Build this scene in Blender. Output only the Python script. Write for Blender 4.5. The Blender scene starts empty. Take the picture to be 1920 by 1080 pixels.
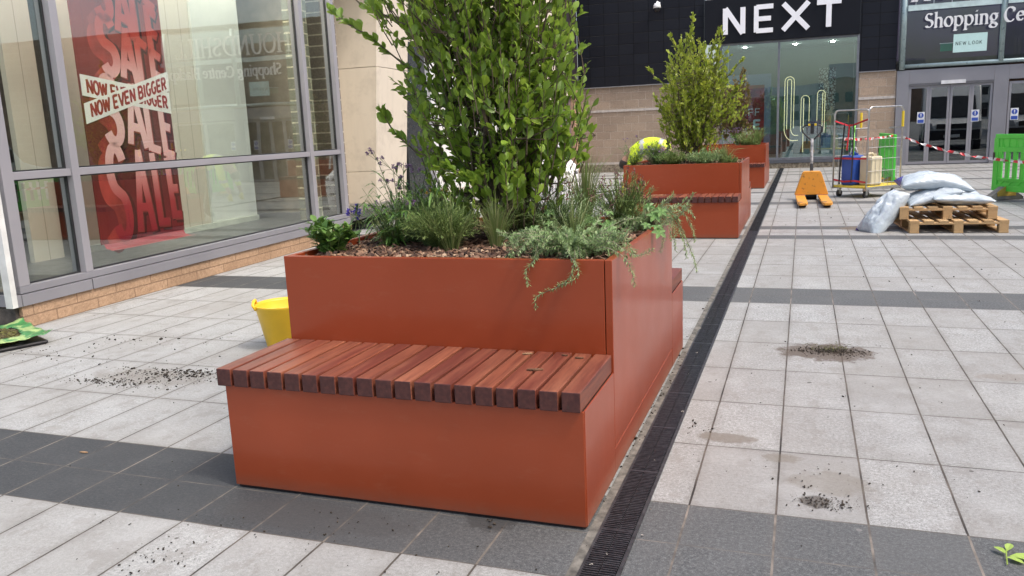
import bpy, bmesh, math, random
from mathutils import Vector, Matrix, Euler
R = math.radians
sc = bpy.context.scene
col = sc.collection

# ------------------------------------------------------------------ camera, world, sun
cd = bpy.data.cameras.new('camera'); cam = bpy.data.objects.new('camera', cd); col.objects.link(cam)
right = Vector((0.94260, 0.33124, -0.04220)); fwd = Vector((-0.33307, 0.92369, -0.18935))
up = right.cross(fwd)
cam.matrix_world = Matrix(((right.x, up.x, -fwd.x, 0.6684), (right.y, up.y, -fwd.y, -2.5141), (right.z, up.z, -fwd.z, 1.3639), (0, 0, 0, 1)))
cd.sensor_width = 36; cd.lens = 28.594; cd.clip_end = 500; cd.clip_start = 0.05
sc.camera = cam
SUN_EL, SUN_AZ = R(58), R(106)
w = bpy.data.worlds.new('World'); sc.world = w; w.use_nodes = True
nt = w.node_tree; bg = nt.nodes['Background']
sky = nt.nodes.new('ShaderNodeTexSky'); sky.sky_type = 'NISHITA'; sky.sun_disc = False
sky.sun_elevation = SUN_EL; sky.sun_rotation = SUN_AZ; sky.air_density = 1.0; sky.dust_density = 5.0; sky.ozone_density = 0.6
nt.links.new(sky.outputs[0], bg.inputs[0]); bg.inputs[1].default_value = 0.15
sd = bpy.data.lights.new('sun', 'SUN'); so = bpy.data.objects.new('sun', sd); col.objects.link(so)
sv = Vector((math.sin(SUN_AZ)*math.cos(SUN_EL), math.cos(SUN_AZ)*math.cos(SUN_EL), math.sin(SUN_EL)))
so.rotation_euler = (-sv).to_track_quat('-Z', 'Y').to_euler(); so.location = sv*30
sd.energy = 1.0; sd.angle = R(4.0); sd.color = (1.0, 0.965, 0.91)
sc.view_settings.view_transform = 'Standard'; sc.view_settings.look = 'None'; sc.view_settings.gamma = 1
sc.view_settings.exposure = 1.0
sc.render.resolution_x = 1024; sc.render.resolution_y = 576

# ------------------------------------------------------------------ mesh collector
class MB:
    def __init__(s): s.v = []; s.f = []; s.m = []
    def quad(s, pts, m=0):
        n = len(s.v); s.v += [tuple(p) for p in pts]; s.f.append(tuple(range(n, n+len(pts)))); s.m.append(m)
    def box(s, a, b, m=0, M=None):
        x0, y0, z0 = a; x1, y1, z1 = b
        P = [(x0,y0,z0),(x1,y0,z0),(x1,y1,z0),(x0,y1,z0),(x0,y0,z1),(x1,y0,z1),(x1,y1,z1),(x0,y1,z1)]
        if M is not None: P = [tuple(M @ Vector(p)) for p in P]
        n = len(s.v); s.v += P
        for q in ((0,3,2,1),(4,5,6,7),(0,1,5,4),(1,2,6,5),(2,3,7,6),(3,0,4,7)): s.f.append(tuple(n+i for i in q)); s.m.append(m)
    def tube(s, pts, r, m=0, k=8, cap=True):
        pts = [Vector(p) for p in pts]; n0 = len(s.v); N = len(pts)
        rr = r if isinstance(r, (list, tuple)) else [r]*N
        t = (pts[1]-pts[0]).normalized(); a = Vector((0,0,1)) if abs(t.z) < .9 else Vector((1,0,0))
        u = t.cross(a).normalized()
        for i, p in enumerate(pts):
            t = (pts[min(i+1,N-1)]-pts[max(i-1,0)])
            t = t.normalized() if t.length > 1e-9 else Vector((0,0,1))
            u = (u - t*u.dot(t)); u = u.normalized() if u.length > 1e-6 else t.orthogonal().normalized()
            w_ = t.cross(u)
            for j in range(k):
                an = 2*math.pi*j/k; s.v.append(tuple(p + (u*math.cos(an)+w_*math.sin(an))*rr[i]))
        for i in range(N-1):
            for j in range(k):
                s.f.append((n0+i*k+j, n0+i*k+(j+1)%k, n0+(i+1)*k+(j+1)%k, n0+(i+1)*k+j)); s.m.append(m)
        if cap:
            s.f.append(tuple(n0+j for j in range(k))[::-1]); s.m.append(m)
            s.f.append(tuple(n0+(N-1)*k+j for j in range(k))); s.m.append(m)
    def prism(s, poly, axis, a, b, m=0):
        """poly of 2d points extruded along axis (0,1,2) from a to b"""
        def P(p, t): q = list(p); q.insert(axis, t); return tuple(q)
        n = len(s.v); k = len(poly)
        s.v += [P(p, a) for p in poly] + [P(p, b) for p in poly]
        s.f.append(tuple(range(n, n+k))[::-1]); s.m.append(m); s.f.append(tuple(range(n+k, n+2*k))); s.m.append(m)
        for i in range(k):
            j = (i+1) % k; s.f.append((n+i, n+j, n+k+j, n+k+i)); s.m.append(m)
    def lathe(s, prof, c=(0,0,0), k=24, m=0):
        n = len(s.v); cx, cy, cz = c
        for r, z in prof:
            for j in range(k):
                an = 2*math.pi*j/k; s.v.append((cx+r*math.cos(an), cy+r*math.sin(an), cz+z))
        for i in range(len(prof)-1):
            for j in range(k):
                s.f.append((n+i*k+j, n+i*k+(j+1)%k, n+(i+1)*k+(j+1)%k, n+(i+1)*k+j)); s.m.append(m)
    def build(s, name, mats, parent=None, bevel=0, smooth=False, seg=2, fix=True, loc=None, angle=30):
        me = bpy.data.meshes.new(name); me.from_pydata(s.v, [], s.f)
        if not isinstance(mats, (list, tuple)): mats = [mats]
        for mt in mats: me.materials.append(mt)
        me.polygons.foreach_set('material_index', s.m)
        if fix or bevel:
            bm = bmesh.new(); bm.from_mesh(me)
            if fix: bmesh.ops.recalc_face_normals(bm, faces=bm.faces)
            if bevel:
                ed = [e for e in bm.edges if len(e.link_faces) == 2 and e.calc_face_angle(0) > R(angle)]
                bmesh.ops.bevel(bm, geom=ed, offset=bevel, segments=seg, profile=.5, affect='EDGES', clamp_overlap=True)
            bm.to_mesh(me); bm.free()
        if smooth: me.polygons.foreach_set('use_smooth', [True]*len(me.polygons))
        o = bpy.data.objects.new(name, me); col.objects.link(o)
        if parent: o.parent = parent
        if loc: o.location = loc
        return o

def tag(o, label=None, cat=None, group=None, kind=None):
    if label: o['label'] = label
    if cat: o['category'] = cat
    if group: o['group'] = group
    if kind: o['kind'] = kind
    return o
def thing(name, label, cat, loc=(0,0,0), rz=0, group=None, rot=None):
    o = bpy.data.objects.new(name, None); col.objects.link(o); o.location = loc
    o.rotation_euler = rot or (0, 0, rz); o.empty_display_size = .1
    return tag(o, label, cat, group)
def copy_tree(o, parent=None):
    c = o.copy(); col.objects.link(c); c.parent = parent
    for ch in [x for x in bpy.data.objects if x.parent == o]: copy_tree(ch, c)
    return c

# ------------------------------------------------------------------ materials
class NT:
    def __init__(s, name):
        s.mat = bpy.data.materials.new(name); s.mat.use_nodes = True; s.t = s.mat.node_tree
        s.b = s.t.nodes['Principled BSDF']; s.out = s.t.nodes['Material Output']
    def n(s, ty, **k):
        nd = s.t.nodes.new(ty)
        for a, v in k.items():
            if a.startswith('i_'): nd.inputs[a[2:].replace('_', ' ')].default_value = v
            else: setattr(nd, a, v)
        return nd
    def L(s, a, b): s.t.links.new(a, b)
    def math(s, op, a, b=None, c=None, clamp=False):
        nd = s.t.nodes.new('ShaderNodeMath'); nd.operation = op; nd.use_clamp = clamp
        for i, x in enumerate((a, b, c)):
            if x is None: continue
            if isinstance(x, (int, float)): nd.inputs[i].default_value = x
            else: s.L(x, nd.inputs[i])
        return nd.outputs[0]
    def mix(s, f, a, b, blend='MIX'):
        nd = s.t.nodes.new('ShaderNodeMix'); nd.data_type = 'RGBA'; nd.blend_type = blend
        for i, x in ((0, f), (6, a), (7, b)):
            if isinstance(x, (int, float)): nd.inputs[i].default_value = x
            elif isinstance(x, tuple): nd.inputs[i].default_value = (*x, 1)[:4]
            else: s.L(x, nd.inputs[i])
        return nd.outputs[2]
    def ramp(s, f, stops):
        nd = s.t.nodes.new('ShaderNodeValToRGB'); e = nd.color_ramp.elements
        while len(e) < len(stops): e.new(.5)
        for el, (p, c) in zip(e, stops): el.position = p; el.color = (*c, 1) if isinstance(c, tuple) else (c, c, c, 1)
        s.L(f, nd.inputs[0]); return nd.outputs[0]
    def noise(s, vec, scale, detail=3, rough=.55, dims='3D'):
        nd = s.n('ShaderNodeTexNoise', noise_dimensions=dims); nd.inputs['Scale'].default_value = scale
        nd.inputs['Detail'].default_value = detail; nd.inputs['Roughness'].default_value = rough
        if vec is not None: s.L(vec, nd.inputs['Vector'])
        return nd.outputs['Fac']
    def obj(s): return s.n('ShaderNodeTexCoord').outputs['Object']
    def pos(s): return s.n('ShaderNodeNewGeometry').outputs['Position']
    def bump(s, h, dist, strength=1.0):
        b = s.n('ShaderNodeBump'); b.inputs['Distance'].default_value = dist; b.inputs['Strength'].default_value = strength
        s.L(h, b.inputs['Height']); s.L(b.outputs[0], s.b.inputs['Normal']); return b
    def scale(s, vec, sx):
        m = s.n('ShaderNodeMapping'); s.L(vec, m.inputs[0]); m.inputs['Scale'].default_value = sx; return m.outputs[0]

MATS = {}
def plain(name, c, rough=.5, metal=0, var=.12, nscale=6, bump=0, bscale=60, spec=.5, c2=None, coat=0, emit=None):
    if name in MATS: return MATS[name]
    t = NT(name); o = t.obj(); n = t.noise(o, nscale, 4)
    d = c2 or tuple(x*(1-var*2) for x in c)
    hi = tuple(min(1, x*(1+var)) for x in c)
    cc = t.ramp(n, [(.25, d), (.75, hi)])
    t.L(cc, t.b.inputs['Base Color']); t.b.inputs['Metallic'].default_value = metal
    t.b.inputs['Specular IOR Level'].default_value = spec
    rn = t.noise(o, nscale*2.3, 3)
    t.L(t.math('ADD', t.math('MULTIPLY', rn, .2), rough-.1), t.b.inputs['Roughness'])
    if coat: t.b.inputs['Coat Weight'].default_value = coat
    if bump: t.bump(t.noise(o, bscale, 4), bump)
    if emit: t.b.inputs['Emission Color'].default_value = (*emit[0], 1); t.b.inputs['Emission Strength'].default_value = emit[1]
    MATS[name] = t.mat; return t.mat

def m_paving():
    t = NT('granite_paving'); p = t.pos(); sp = t.n('ShaderNodeSeparateXYZ'); t.L(p, sp.inputs[0])
    X, Y = sp.outputs[0], sp.outputs[1]
    # columns .30 m, rows .588 m ; dark rows are half as deep
    left = t.math('LESS_THAN', X, -0.4)
    cx = t.math('DIVIDE', t.math('SUBTRACT', X, t.math('SUBTRACT', .309, t.math('MULTIPLY', left, -.03))), .3)
    rv = t.math('DIVIDE', t.math('SUBTRACT', Y, .283), .588)
    bands = [(-.305, .283), (3.811, 4.399), (7.38, 7.70), (8.26, 8.59), (11.5, 11.92), (13.72, 14.02), (16.4, 16.72), (18.95, 19.25), (20.15, 20.45), (-4.42, -3.83)]
    mask = None
    for a, b in bands:
        m_ = t.math('MULTIPLY', t.math('GREATER_THAN', Y, a), t.math('LESS_THAN', Y, b))
        mask = m_ if mask is None else t.math('ADD', mask, m_)
    near = t.math('MULTIPLY', mask, t.math('LESS_THAN', Y, 5.0))
    rv2 = t.math('MULTIPLY', rv, t.math('ADD', near, 1.0))
    wob = t.math('MULTIPLY', t.math('SUBTRACT', t.noise(p, 9, 3), .5), .012)
    fx = t.math('FRACT', t.math('ADD', cx, wob)); fy = t.math('FRACT', t.math('ADD', rv2, t.math('MULTIPLY', wob, .6)))
    ex = t.math('MULTIPLY', t.math('MINIMUM', fx, t.math('SUBTRACT', 1.0, fx)), .3)
    ey = t.math('MULTIPLY', t.math('MINIMUM', fy, t.math('SUBTRACT', 1.0, fy)), .588)
    # long joints wider than cross joints; joints vary along their length
    jn = t.math('MULTIPLY', t.noise(p, 3.2, 4), .0035)
    wx = t.math('SUBTRACT', .0055, jn); wy = t.math('SUBTRACT', .0046, jn)
    gx = t.math('LESS_THAN', ex, wx); gy = t.math('LESS_THAN', ey, wy)
    # strip edges have no joint of the regular row grid inside the narrow dark strips
    far = t.math('MULTIPLY', mask, t.math('GREATER_THAN', Y, 5.0))
    gy = t.math('MULTIPLY', gy, t.math('SUBTRACT', 1.0, far))
    g = t.math('MAXIMUM', gx, gy)
    wn = t.n('ShaderNodeTexWhiteNoise', noise_dimensions='2D'); cmb = t.n('ShaderNodeCombineXYZ')
    t.L(t.math('FLOOR', cx), cmb.inputs[0]); t.L(t.math('FLOOR', rv2), cmb.inputs[1]); t.L(cmb.outputs[0], wn.inputs['Vector'])
    rnd = wn.outputs['Value']
    sp1 = t.math('ADD', t.math('MULTIPLY', t.noise(p, 230, 2, .7), .5), t.math('MULTIPLY', t.noise(p, 70, 3, .75), .5)); sp2 = t.noise(p, 95, 3, .6); big = t.noise(p, 1.1, 5, .6); mid = t.noise(p, 5.5, 5, .65)
    lf = t.math('MULTIPLY', t.math('SUBTRACT', .0, X), .8, clamp=True)   # towards the left, light slabs get lighter and dark slabs darker
    light = t.ramp(sp1, [(.38, (.10, .102, .10)), (.5, (.275, .283, .279)), (.62, (.48, .49, .485))])
    light = t.mix(t.math('MULTIPLY', rnd, .75), light, (.225, .222, .212)); light = t.mix(t.math('MULTIPLY', lf, .35), light, (.36, .37, .36))
    light = t.mix(t.ramp(big, [(.35, 0.0), (.7, .5)]), light, (.235, .225, .205), 'MIX')
    light = t.mix(t.ramp(mid, [(.52, 0.0), (.75, .45)]), light, (.175, .168, .155))
    dark = t.ramp(sp1, [(.36, (.030, .032, .034)), (.5, (.075, .079, .080)), (.64, (.17, .175, .175))])
    dark = t.mix(t.math('MULTIPLY', rnd, .45), dark, (.10, .102, .10)); dark = t.mix(t.math('MULTIPLY', lf, .45), dark, (.035, .038, .042))
    dark = t.mix(t.ramp(mid, [(.5, 0.0), (.8, .4)]), dark, (.10, .10, .098))
    # worn corners, grime gathered along the joints and hard-edged water marks
    ed = t.math('MINIMUM', ex, ey); gr = t.math('MULTIPLY', t.math('SUBTRACT', 1.0, t.math('DIVIDE', ed, .035), clamp=True), t.math('MULTIPLY', t.noise(p, 14, 5, .7), .55))
    light = t.mix(gr, light, (.13, .12, .105)); dark = t.mix(t.math('MULTIPLY', gr, .5), dark, (.14, .13, .115))
    wm = t.ramp(t.noise(t.scale(p, (1, .6, 1)), 7.5, 8, .72), [(.555, 0.0), (.575, .38), (.70, .5)]); light = t.mix(wm, light, (.19, .18, .165))
    cl = t.ramp(t.noise(p, 3.1, 7, .7), [(.48, 0.0), (.70, .38)]); light = t.mix(cl, light, (.40, .41, .405)); dark = t.mix(t.math('MULTIPLY', cl, .5), dark, (.15, .155, .155))
    v2 = t.n('ShaderNodeTexVoronoi'); v2.inputs['Scale'].default_value = 3.3; t.L(p, v2.inputs['Vector']); sp_ = t.n('ShaderNodeSeparateColor'); t.L(v2.outputs['Color'], sp_.inputs[0])
    gum = t.math('MULTIPLY', t.math('LESS_THAN', v2.outputs['Distance'], t.math('MULTIPLY', sp_.outputs[1], .055)), t.math('GREATER_THAN', sp_.outputs[0], .45))
    light = t.mix(t.math('MULTIPLY', gum, .7), light, (.085, .08, .075)); dark = t.mix(t.math('MULTIPLY', gum, .6), dark, (.20, .195, .185))
    dark = t.mix(t.math('MULTIPLY', lf, .40), dark, (.022, .025, .029))
    tile = t.mix(mask, light, dark)
    grout = t.mix(mask, t.mix(t.ramp(t.noise(p, 4, 4), [(.35, 0.0), (.7, 1.0)]), (.025, .021, .018), (.13, .11, .09)), t.mix(t.ramp(t.noise(p, 7, 4), [(.35, 0.0), (.65, 1.0)]), (.05, .047, .043), (.22, .19, .16)))
    c = t.mix(g, tile, grout)
    # dirt specks
    vo = t.n('ShaderNodeTexVoronoi'); vo.inputs['Scale'].default_value = 9; t.L(p, vo.inputs['Vector'])
    spot = t.math('LESS_THAN', vo.outputs['Distance'], t.math('MULTIPLY', t.math('SUBTRACT', t.noise(p, 1.7, 3), .46), .5))
    c = t.mix(t.math('MULTIPLY', spot, .75), c, (.05, .045, .04))
    # stains with a shape of their own
    edge = t.noise(p, 11, 8, .78)
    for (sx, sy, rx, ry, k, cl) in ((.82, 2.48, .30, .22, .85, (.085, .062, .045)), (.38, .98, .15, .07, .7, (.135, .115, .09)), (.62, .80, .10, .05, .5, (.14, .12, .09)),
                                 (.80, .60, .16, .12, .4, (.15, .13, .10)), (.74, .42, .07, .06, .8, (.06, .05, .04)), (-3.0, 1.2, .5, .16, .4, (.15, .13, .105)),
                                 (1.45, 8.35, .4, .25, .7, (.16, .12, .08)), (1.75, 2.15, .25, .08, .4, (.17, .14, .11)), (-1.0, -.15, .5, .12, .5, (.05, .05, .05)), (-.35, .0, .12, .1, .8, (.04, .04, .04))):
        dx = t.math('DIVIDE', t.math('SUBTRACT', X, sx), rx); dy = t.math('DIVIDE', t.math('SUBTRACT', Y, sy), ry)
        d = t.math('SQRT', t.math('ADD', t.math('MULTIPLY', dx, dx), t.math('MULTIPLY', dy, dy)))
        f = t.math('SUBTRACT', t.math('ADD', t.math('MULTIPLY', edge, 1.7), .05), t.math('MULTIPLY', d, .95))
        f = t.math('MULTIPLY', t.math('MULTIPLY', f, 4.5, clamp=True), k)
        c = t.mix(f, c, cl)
    t.L(c, t.b.inputs['Base Color']); t.b.inputs['Roughness'].default_value = .72
    t.b.inputs['Specular IOR Level'].default_value = .35
    h = t.math('ADD', t.math('MULTIPLY', sp1, .25), t.math('ADD', t.math('MULTIPLY', sp2, .5), t.math('MULTIPLY', g, -1.6)))
    t.bump(h, .0022)
    return t.mat

def m_copper():
    t = NT('copper_powder_coat'); o = t.obj(); n = t.noise(o, 2.2, 4); f = t.noise(o, 420, 2)
    c = t.ramp(n, [(.3, (.285, .050, .014)), (.7, (.33, .060, .019))])
    dust = t.ramp(t.noise(t.scale(o, (1, 1, 3)), 7, 6, .7), [(.55, 0.0), (.8, .16)])
    c = t.mix(dust, c, (.42, .20, .12)); sz = t.n('ShaderNodeSeparateXYZ'); t.L(o, sz.inputs[0])
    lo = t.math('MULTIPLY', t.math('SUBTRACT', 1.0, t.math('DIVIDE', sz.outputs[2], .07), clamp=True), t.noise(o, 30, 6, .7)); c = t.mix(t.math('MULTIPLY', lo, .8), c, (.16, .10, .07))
    sc1 = t.ramp(t.noise(t.scale(o, (1, 1, .12)), 38, 4, .7), [(.74, 0.0), (.78, .10)]); c = t.mix(sc1, c, (.45, .24, .15))
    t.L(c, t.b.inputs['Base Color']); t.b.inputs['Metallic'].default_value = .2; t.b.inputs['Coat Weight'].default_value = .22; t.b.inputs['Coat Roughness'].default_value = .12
    t.L(t.math('ADD', t.math('MULTIPLY', t.noise(o, 5, 4), .12), .27), t.b.inputs['Roughness'])
    t.b.inputs['Specular IOR Level'].default_value = .4
    t.bump(f, .0002, .6); return t.mat

def m_wood():
    t = NT('red_hardwood'); o = t.obj(); ge = t.n('ShaderNodeNewGeometry'); r = ge.outputs['Random Per Island']
    off = t.n('ShaderNodeVectorMath', operation='ADD'); t.L(o, off.inputs[0])
    cb = t.n('ShaderNodeCombineXYZ'); t.L(t.math('MULTIPLY', r, 17), cb.inputs[1]); t.L(t.math('MULTIPLY', r, 5), cb.inputs[0]); t.L(cb.outputs[0], off.inputs[1])
    g = t.noise(t.scale(off.outputs[0], (70, 3.2, 70)), 1, 5, .6); g2 = t.noise(t.scale(off.outputs[0], (16, 1.4, 16)), 1, 4, .6)
    base = t.ramp(r, [(0, (.19, .050, .029)), (.25, (.135, .034, .022)), (.45, (.26, .086, .044)), (.7, (.115, .030, .021)), (.85, (.22, .062, .034)), (1, (.27, .095, .052))])
    c = t.mix(t.ramp(g, [(.42, 0.0), (.62, .55)]), base, (.075, .019, .014))
    c = t.mix(t.ramp(g2, [(.45, 0.0), (.7, .5)]), c, (.30, .115, .062))
    nz = t.n('ShaderNodeSeparateXYZ'); t.L(ge.outputs['True Normal'], nz.inputs[0])
    endg = t.math('GREATER_THAN', t.math('ABSOLUTE', nz.outputs[1]), .8)
    c = t.mix(endg, c, t.mix(t.ramp(t.noise(off.outputs[0], 60, 5), [(.4, 0.0), (.7, .6)]), (.055, .017, .015), (.12, .04, .03)))
    dirt = t.ramp(t.noise(o, 26, 5, .75), [(.62, 0.0), (.72, .7)])
    c = t.mix(dirt, c, (.06, .045, .035))
    t.L(c, t.b.inputs['Base Color'])
    t.L(t.math('ADD', t.math('MULTIPLY', g2, .25), .35), t.b.inputs['Roughness']); t.b.inputs['Specular IOR Level'].default_value = .4
    t.bump(g, .0008); return t.mat

def m_leaf(name, cols, trans=.25, rough=.4):
    t = NT(name); ge = t.n('ShaderNodeNewGeometry'); r = ge.outputs['Random Per Island']; o = t.obj()
    n = len(cols); c = t.ramp(r, [(i/(n-1), k) for i, k in enumerate(cols)])
    c = t.mix(t.math('MULTIPLY', t.noise(o, 3.0, 2), .5), c, cols[-1])
    t.L(c, t.b.inputs['Base Color']); t.b.inputs['Roughness'].default_value = rough; t.b.inputs['Specular IOR Level'].default_value = .45
    tr = t.n('ShaderNodeBsdfTranslucent'); t.L(t.mix(.5, c, tuple(min(1, x*1.5) for x in cols[-1])), tr.inputs[0])
    mx = t.n('ShaderNodeMixShader'); mx.inputs[0].default_value = trans
    t.L(t.b.outputs[0], mx.inputs[1]); t.L(tr.outputs[0], mx.inputs[2]); t.L(mx.outputs[0], t.out.inputs[0]); return t.mat

def m_glass(name, tint=(.80, .90, .88), k=1.0):
    t = NT(name); t.t.nodes.remove(t.b)
    ge = t.n('ShaderNodeNewGeometry'); dp = t.n('ShaderNodeVectorMath', operation='DOT_PRODUCT')
    t.L(ge.outputs['Normal'], dp.inputs[0]); t.L(ge.outputs['Incoming'], dp.inputs[1])
    c = t.math('SUBTRACT', 1.0, t.math('ABSOLUTE', dp.outputs['Value']))
    f = t.math('ADD', t.math('MULTIPLY', t.math('POWER', c, 5.0), .9), .05*k, clamp=True)
    tr = t.n('ShaderNodeBsdfTransparent'); tr.inputs[0].default_value = (*tint, 1)
    gl = t.n('ShaderNodeBsdfGlossy'); gl.inputs['Roughness'].default_value = .0; gl.inputs[0].default_value = (.95, 1, .98, 1)
    b = t.n('ShaderNodeBump'); b.inputs['Distance'].default_value = .004; b.inputs['Strength'].default_value = .25
    t.L(t.noise(t.obj(), .9, 2), b.inputs['Height']); t.L(b.outputs[0], gl.inputs['Normal'])
    mx = t.n('ShaderNodeMixShader'); t.L(f, mx.inputs[0]); t.L(tr.outputs[0], mx.inputs[1]); t.L(gl.outputs[0], mx.inputs[2])
    t.L(mx.outputs[0], t.out.inputs[0]); return t.mat

def m_blocks(name, bw, bh, c1, c2, mortar, axis='XZ', mw=.008, bump=.008, ox=0, oz=0, rock=22):
    """coursed masonry in object space"""
    t = NT(name); sp = t.n('ShaderNodeSeparateXYZ'); o = t.obj(); t.L(o, sp.inputs[0])
    cb = t.n('ShaderNodeCombineXYZ'); t.L(t.math('ADD', sp.outputs[0 if axis == 'XZ' else 1], ox), cb.inputs[0]); t.L(t.math('ADD', sp.outputs[2], oz), cb.inputs[1])
    b = t.n('ShaderNodeTexBrick'); t.L(cb.outputs[0], b.inputs['Vector']); b.inputs['Scale'].default_value = 1
    b.inputs['Brick Width'].default_value = bw; b.inputs['Row Height'].default_value = bh; b.inputs['Mortar Size'].default_value = mw
    b.inputs['Mortar Smooth'].default_value = .1; b.inputs['Color1'].default_value = (*c1, 1); b.inputs['Color2'].default_value = (*c2, 1); b.inputs['Mortar'].default_value = (*mortar, 1)
    n1 = t.noise(o, 45, 4, .7); n2 = t.noise(o, rock, 4); n3 = t.noise(o, 1.5, 4)
    c = t.mix(t.ramp(n1, [(.35, .55), (.6, 0.0)]), b.outputs['Color'], tuple(x*.5 for x in c1))
    c = t.mix(t.ramp(n3, [(.45, 0.0), (.8, .45)]), c, tuple(x*.55 for x in c2))
    t.L(c, t.b.inputs['Base Color']); t.b.inputs['Roughness'].default_value = .9; t.b.inputs['Specular IOR Level'].default_value = .2
    t.bump(t.math('SUBTRACT', t.math('ADD', n2, t.math('MULTIPLY', n1, .4)), t.math('MULTIPLY', b.outputs['Fac'], 1.4)), bump); return t.mat

def m_mulch():
    t = NT('bark_chips'); ge = t.n('ShaderNodeNewGeometry'); r = ge.outputs['Random Per Island']
    c = t.ramp(r, [(0, (.035, .02, .014)), (.35, (.10, .05, .03)), (.6, (.19, .10, .06)), (.85, (.33, .20, .12)), (1, (.5, .36, .24))])
    c = t.mix(t.ramp(t.noise(t.obj(), 90, 4), [(.4, .5), (.6, 0.0)]), c, (.04, .022, .015))
    t.L(c, t.b.inputs['Base Color']); t.b.inputs['Roughness'].default_value = .85; return t.mat

def m_stripe(name, axis, width, c1, c2, rough=.5, off=0.0, duty=.5):
    t = NT(name); sp = t.n('ShaderNodeSeparateXYZ'); t.L(t.obj(), sp.inputs[0])
    f = t.math('GREATER_THAN', t.math('FRACT', t.math('DIVIDE', t.math('ADD', sp.outputs[axis], off), width)), duty)
    t.L(t.mix(f, c1, c2), t.b.inputs['Base Color']); t.b.inputs['Roughness'].default_value = rough; return t.mat

PAV = m_paving(); COP = m_copper(); WOOD = m_wood(); MULCH = m_mulch()
GLASS = m_glass('window_glass', (.90, .93, .91), 2.0); GLASS2 = m_glass('shop_glass', (.72, .84, .84), 3.6); GLASSD = m_glass('door_glass', (.45, .48, .5), 2.6)
LEAF1 = m_leaf('griselinia_leaf', [(.045, .10, .012), (.075, .155, .016), (.12, .225, .022), (.18, .30, .032), (.29, .40, .055)], .34)
LEAF2 = m_leaf('sunlit_laurel_leaf', [(.09, .16, .015), (.17, .26, .022), (.26, .34, .035), (.38, .42, .06)], .36)
LEAF3 = m_leaf('dull_shrub_leaf', [(.06, .09, .015), (.11, .14, .03), (.18, .19, .04), (.18, .08, .04)], .25)
SAGE = m_leaf('sage_leaf', [(.04, .10, .02), (.08, .17, .03), (.14, .25, .05)], .2)
ROSE = m_leaf('rosemary_needle', [(.06, .12, .035), (.11, .20, .06), (.18, .29, .10), (.32, .42, .20)], .15, .55)
LAVL = m_leaf('lavender_leaf', [(.05, .10, .02), (.09, .16, .035), (.17, .26, .06), (.24, .30, .10)], .15, .6)
GRAS = m_leaf('grass_blade', [(.04, .10, .015), (.08, .17, .03), (.14, .24, .05), (.30, .30, .14)], .25)
GERA = m_leaf('geranium_leaf', [(.06, .14, .03), (.10, .21, .05), (.22, .36, .13)], .25)
PURP = m_leaf('purple_petal', [(.20, .09, .24), (.36, .20, .42), (.5, .36, .55), (.06, .03, .06)], .3)
VIOL = m_leaf('violet_petal', [(.05, .03, .28), (.10, .06, .45)], .3)
YELF = m_leaf('yellow_petal', [(.5, .28, .02), (.7, .45, .05)], .3)
SEED = m_leaf('dry_seed_head', [(.12, .05, .05), (.2, .10, .09)], .1, .8)
BARK = plain('shrub_bark', (.115, .085, .055), .85, var=.3, nscale=20, bump=.003, bscale=80)
SOIL = plain('planting_soil', (.045, .03, .022), .95, var=.35, nscale=30, bump=.01, bscale=50)
STEM = plain('green_stem', (.09, .14, .04), .6, var=.25)
ALU = plain('grey_frame', (.27, .265, .285), .38, .35, var=.05, nscale=2)
ALUL = plain('pale_grey_frame', (.31, .30, .32), .4, .25, var=.04, nscale=2)
ALUD = plain('dark_gasket', (.02, .02, .022), .5)
WHITE = plain('white_paint', (.80, .80, .79), .4, var=.04)
BLACK = plain('black_plastic', (.016, .016, .018), .4)
STEEL = plain('galvanised_steel', (.55, .55, .54), .32, .85, var=.15, nscale=14)

# ------------------------------------------------------------------ ground
g = MB(); g.quad([(-200,-200,0),(200,-200,0),(200,60,0),(-200,60,0)]); tag(g.build('paving', PAV, fix=False), kind='structure')

# drainage channel with a slotted grating
dr = thing('drainage_channel', 'long black slotted drain running beside the planters', 'drain', (0,0,0))
m = MB(); x0, x1 = .036, .166
def dx(y): return .0008*max(0, y)
for (a, b) in ((x0, x0+.012), (x1-.012, x1)):
    m.quad([(a,-3,.006),(b,-3,.006),(b+dx(22),22,.006),(a+dx(22),22,.006)])
    m.quad([(a,-3,.0),(a,-3,.006),(a+dx(22),22,.006),(a+dx(22),22,.0)]); m.quad([(b,-3,.0),(b,-3,.006),(b+dx(22),22,.006),(b+dx(22),22,.0)])
m.build('channel_edge', plain('cast_iron_edge', (.05, .05, .052), .5, .3, var=.3, nscale=30), dr, fix=False)
m = MB(); m.quad([(x0+.011,-3,.002),(x1-.011,-3,.002),(x1-.011+dx(22),22,.002),(x0+.011+dx(22),22,.002)])
m.build('channel_floor', plain('drain_dark', (.012, .011, .010), .8, var=.6, nscale=40), dr, fix=False)  # near-black sheet just under the grating
m = MB(); y = -3.0; i = 0
random.seed(2)
while y < 22:
    a, b = x0+.012+dx(y), x1-.012+dx(y)
    sec = i % 38
    if sec == 0: m.box((a, y, .003), (b, y+.012, .009))
    else:
        zt = .0085 + random.uniform(-.0004, .0004)
        m.box((a, y, .003), (a+(b-a)*.49, y+.0068, zt)); m.box((a+(b-a)*.51, y+.0025, .003), (b, y+.0093, zt))
    y += .0132 if y < 8 else .0264; i += 1
m.build('grating', plain('cast_iron_bars', (.055, .056, .06), .38, .5, var=.35, nscale=60), dr, fix=False)
m = MB(); m.quad([(.004,-3,.003),(x0-.001,-3,.003),(x0-.001+dx(22),22,.003),(.004,22,.003)])
tag(m.build('concrete_kerb_strip', plain('concrete_strip', (.15, .14, .12), .9, var=.4, nscale=18, bump=.003)), kind='structure')

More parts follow.
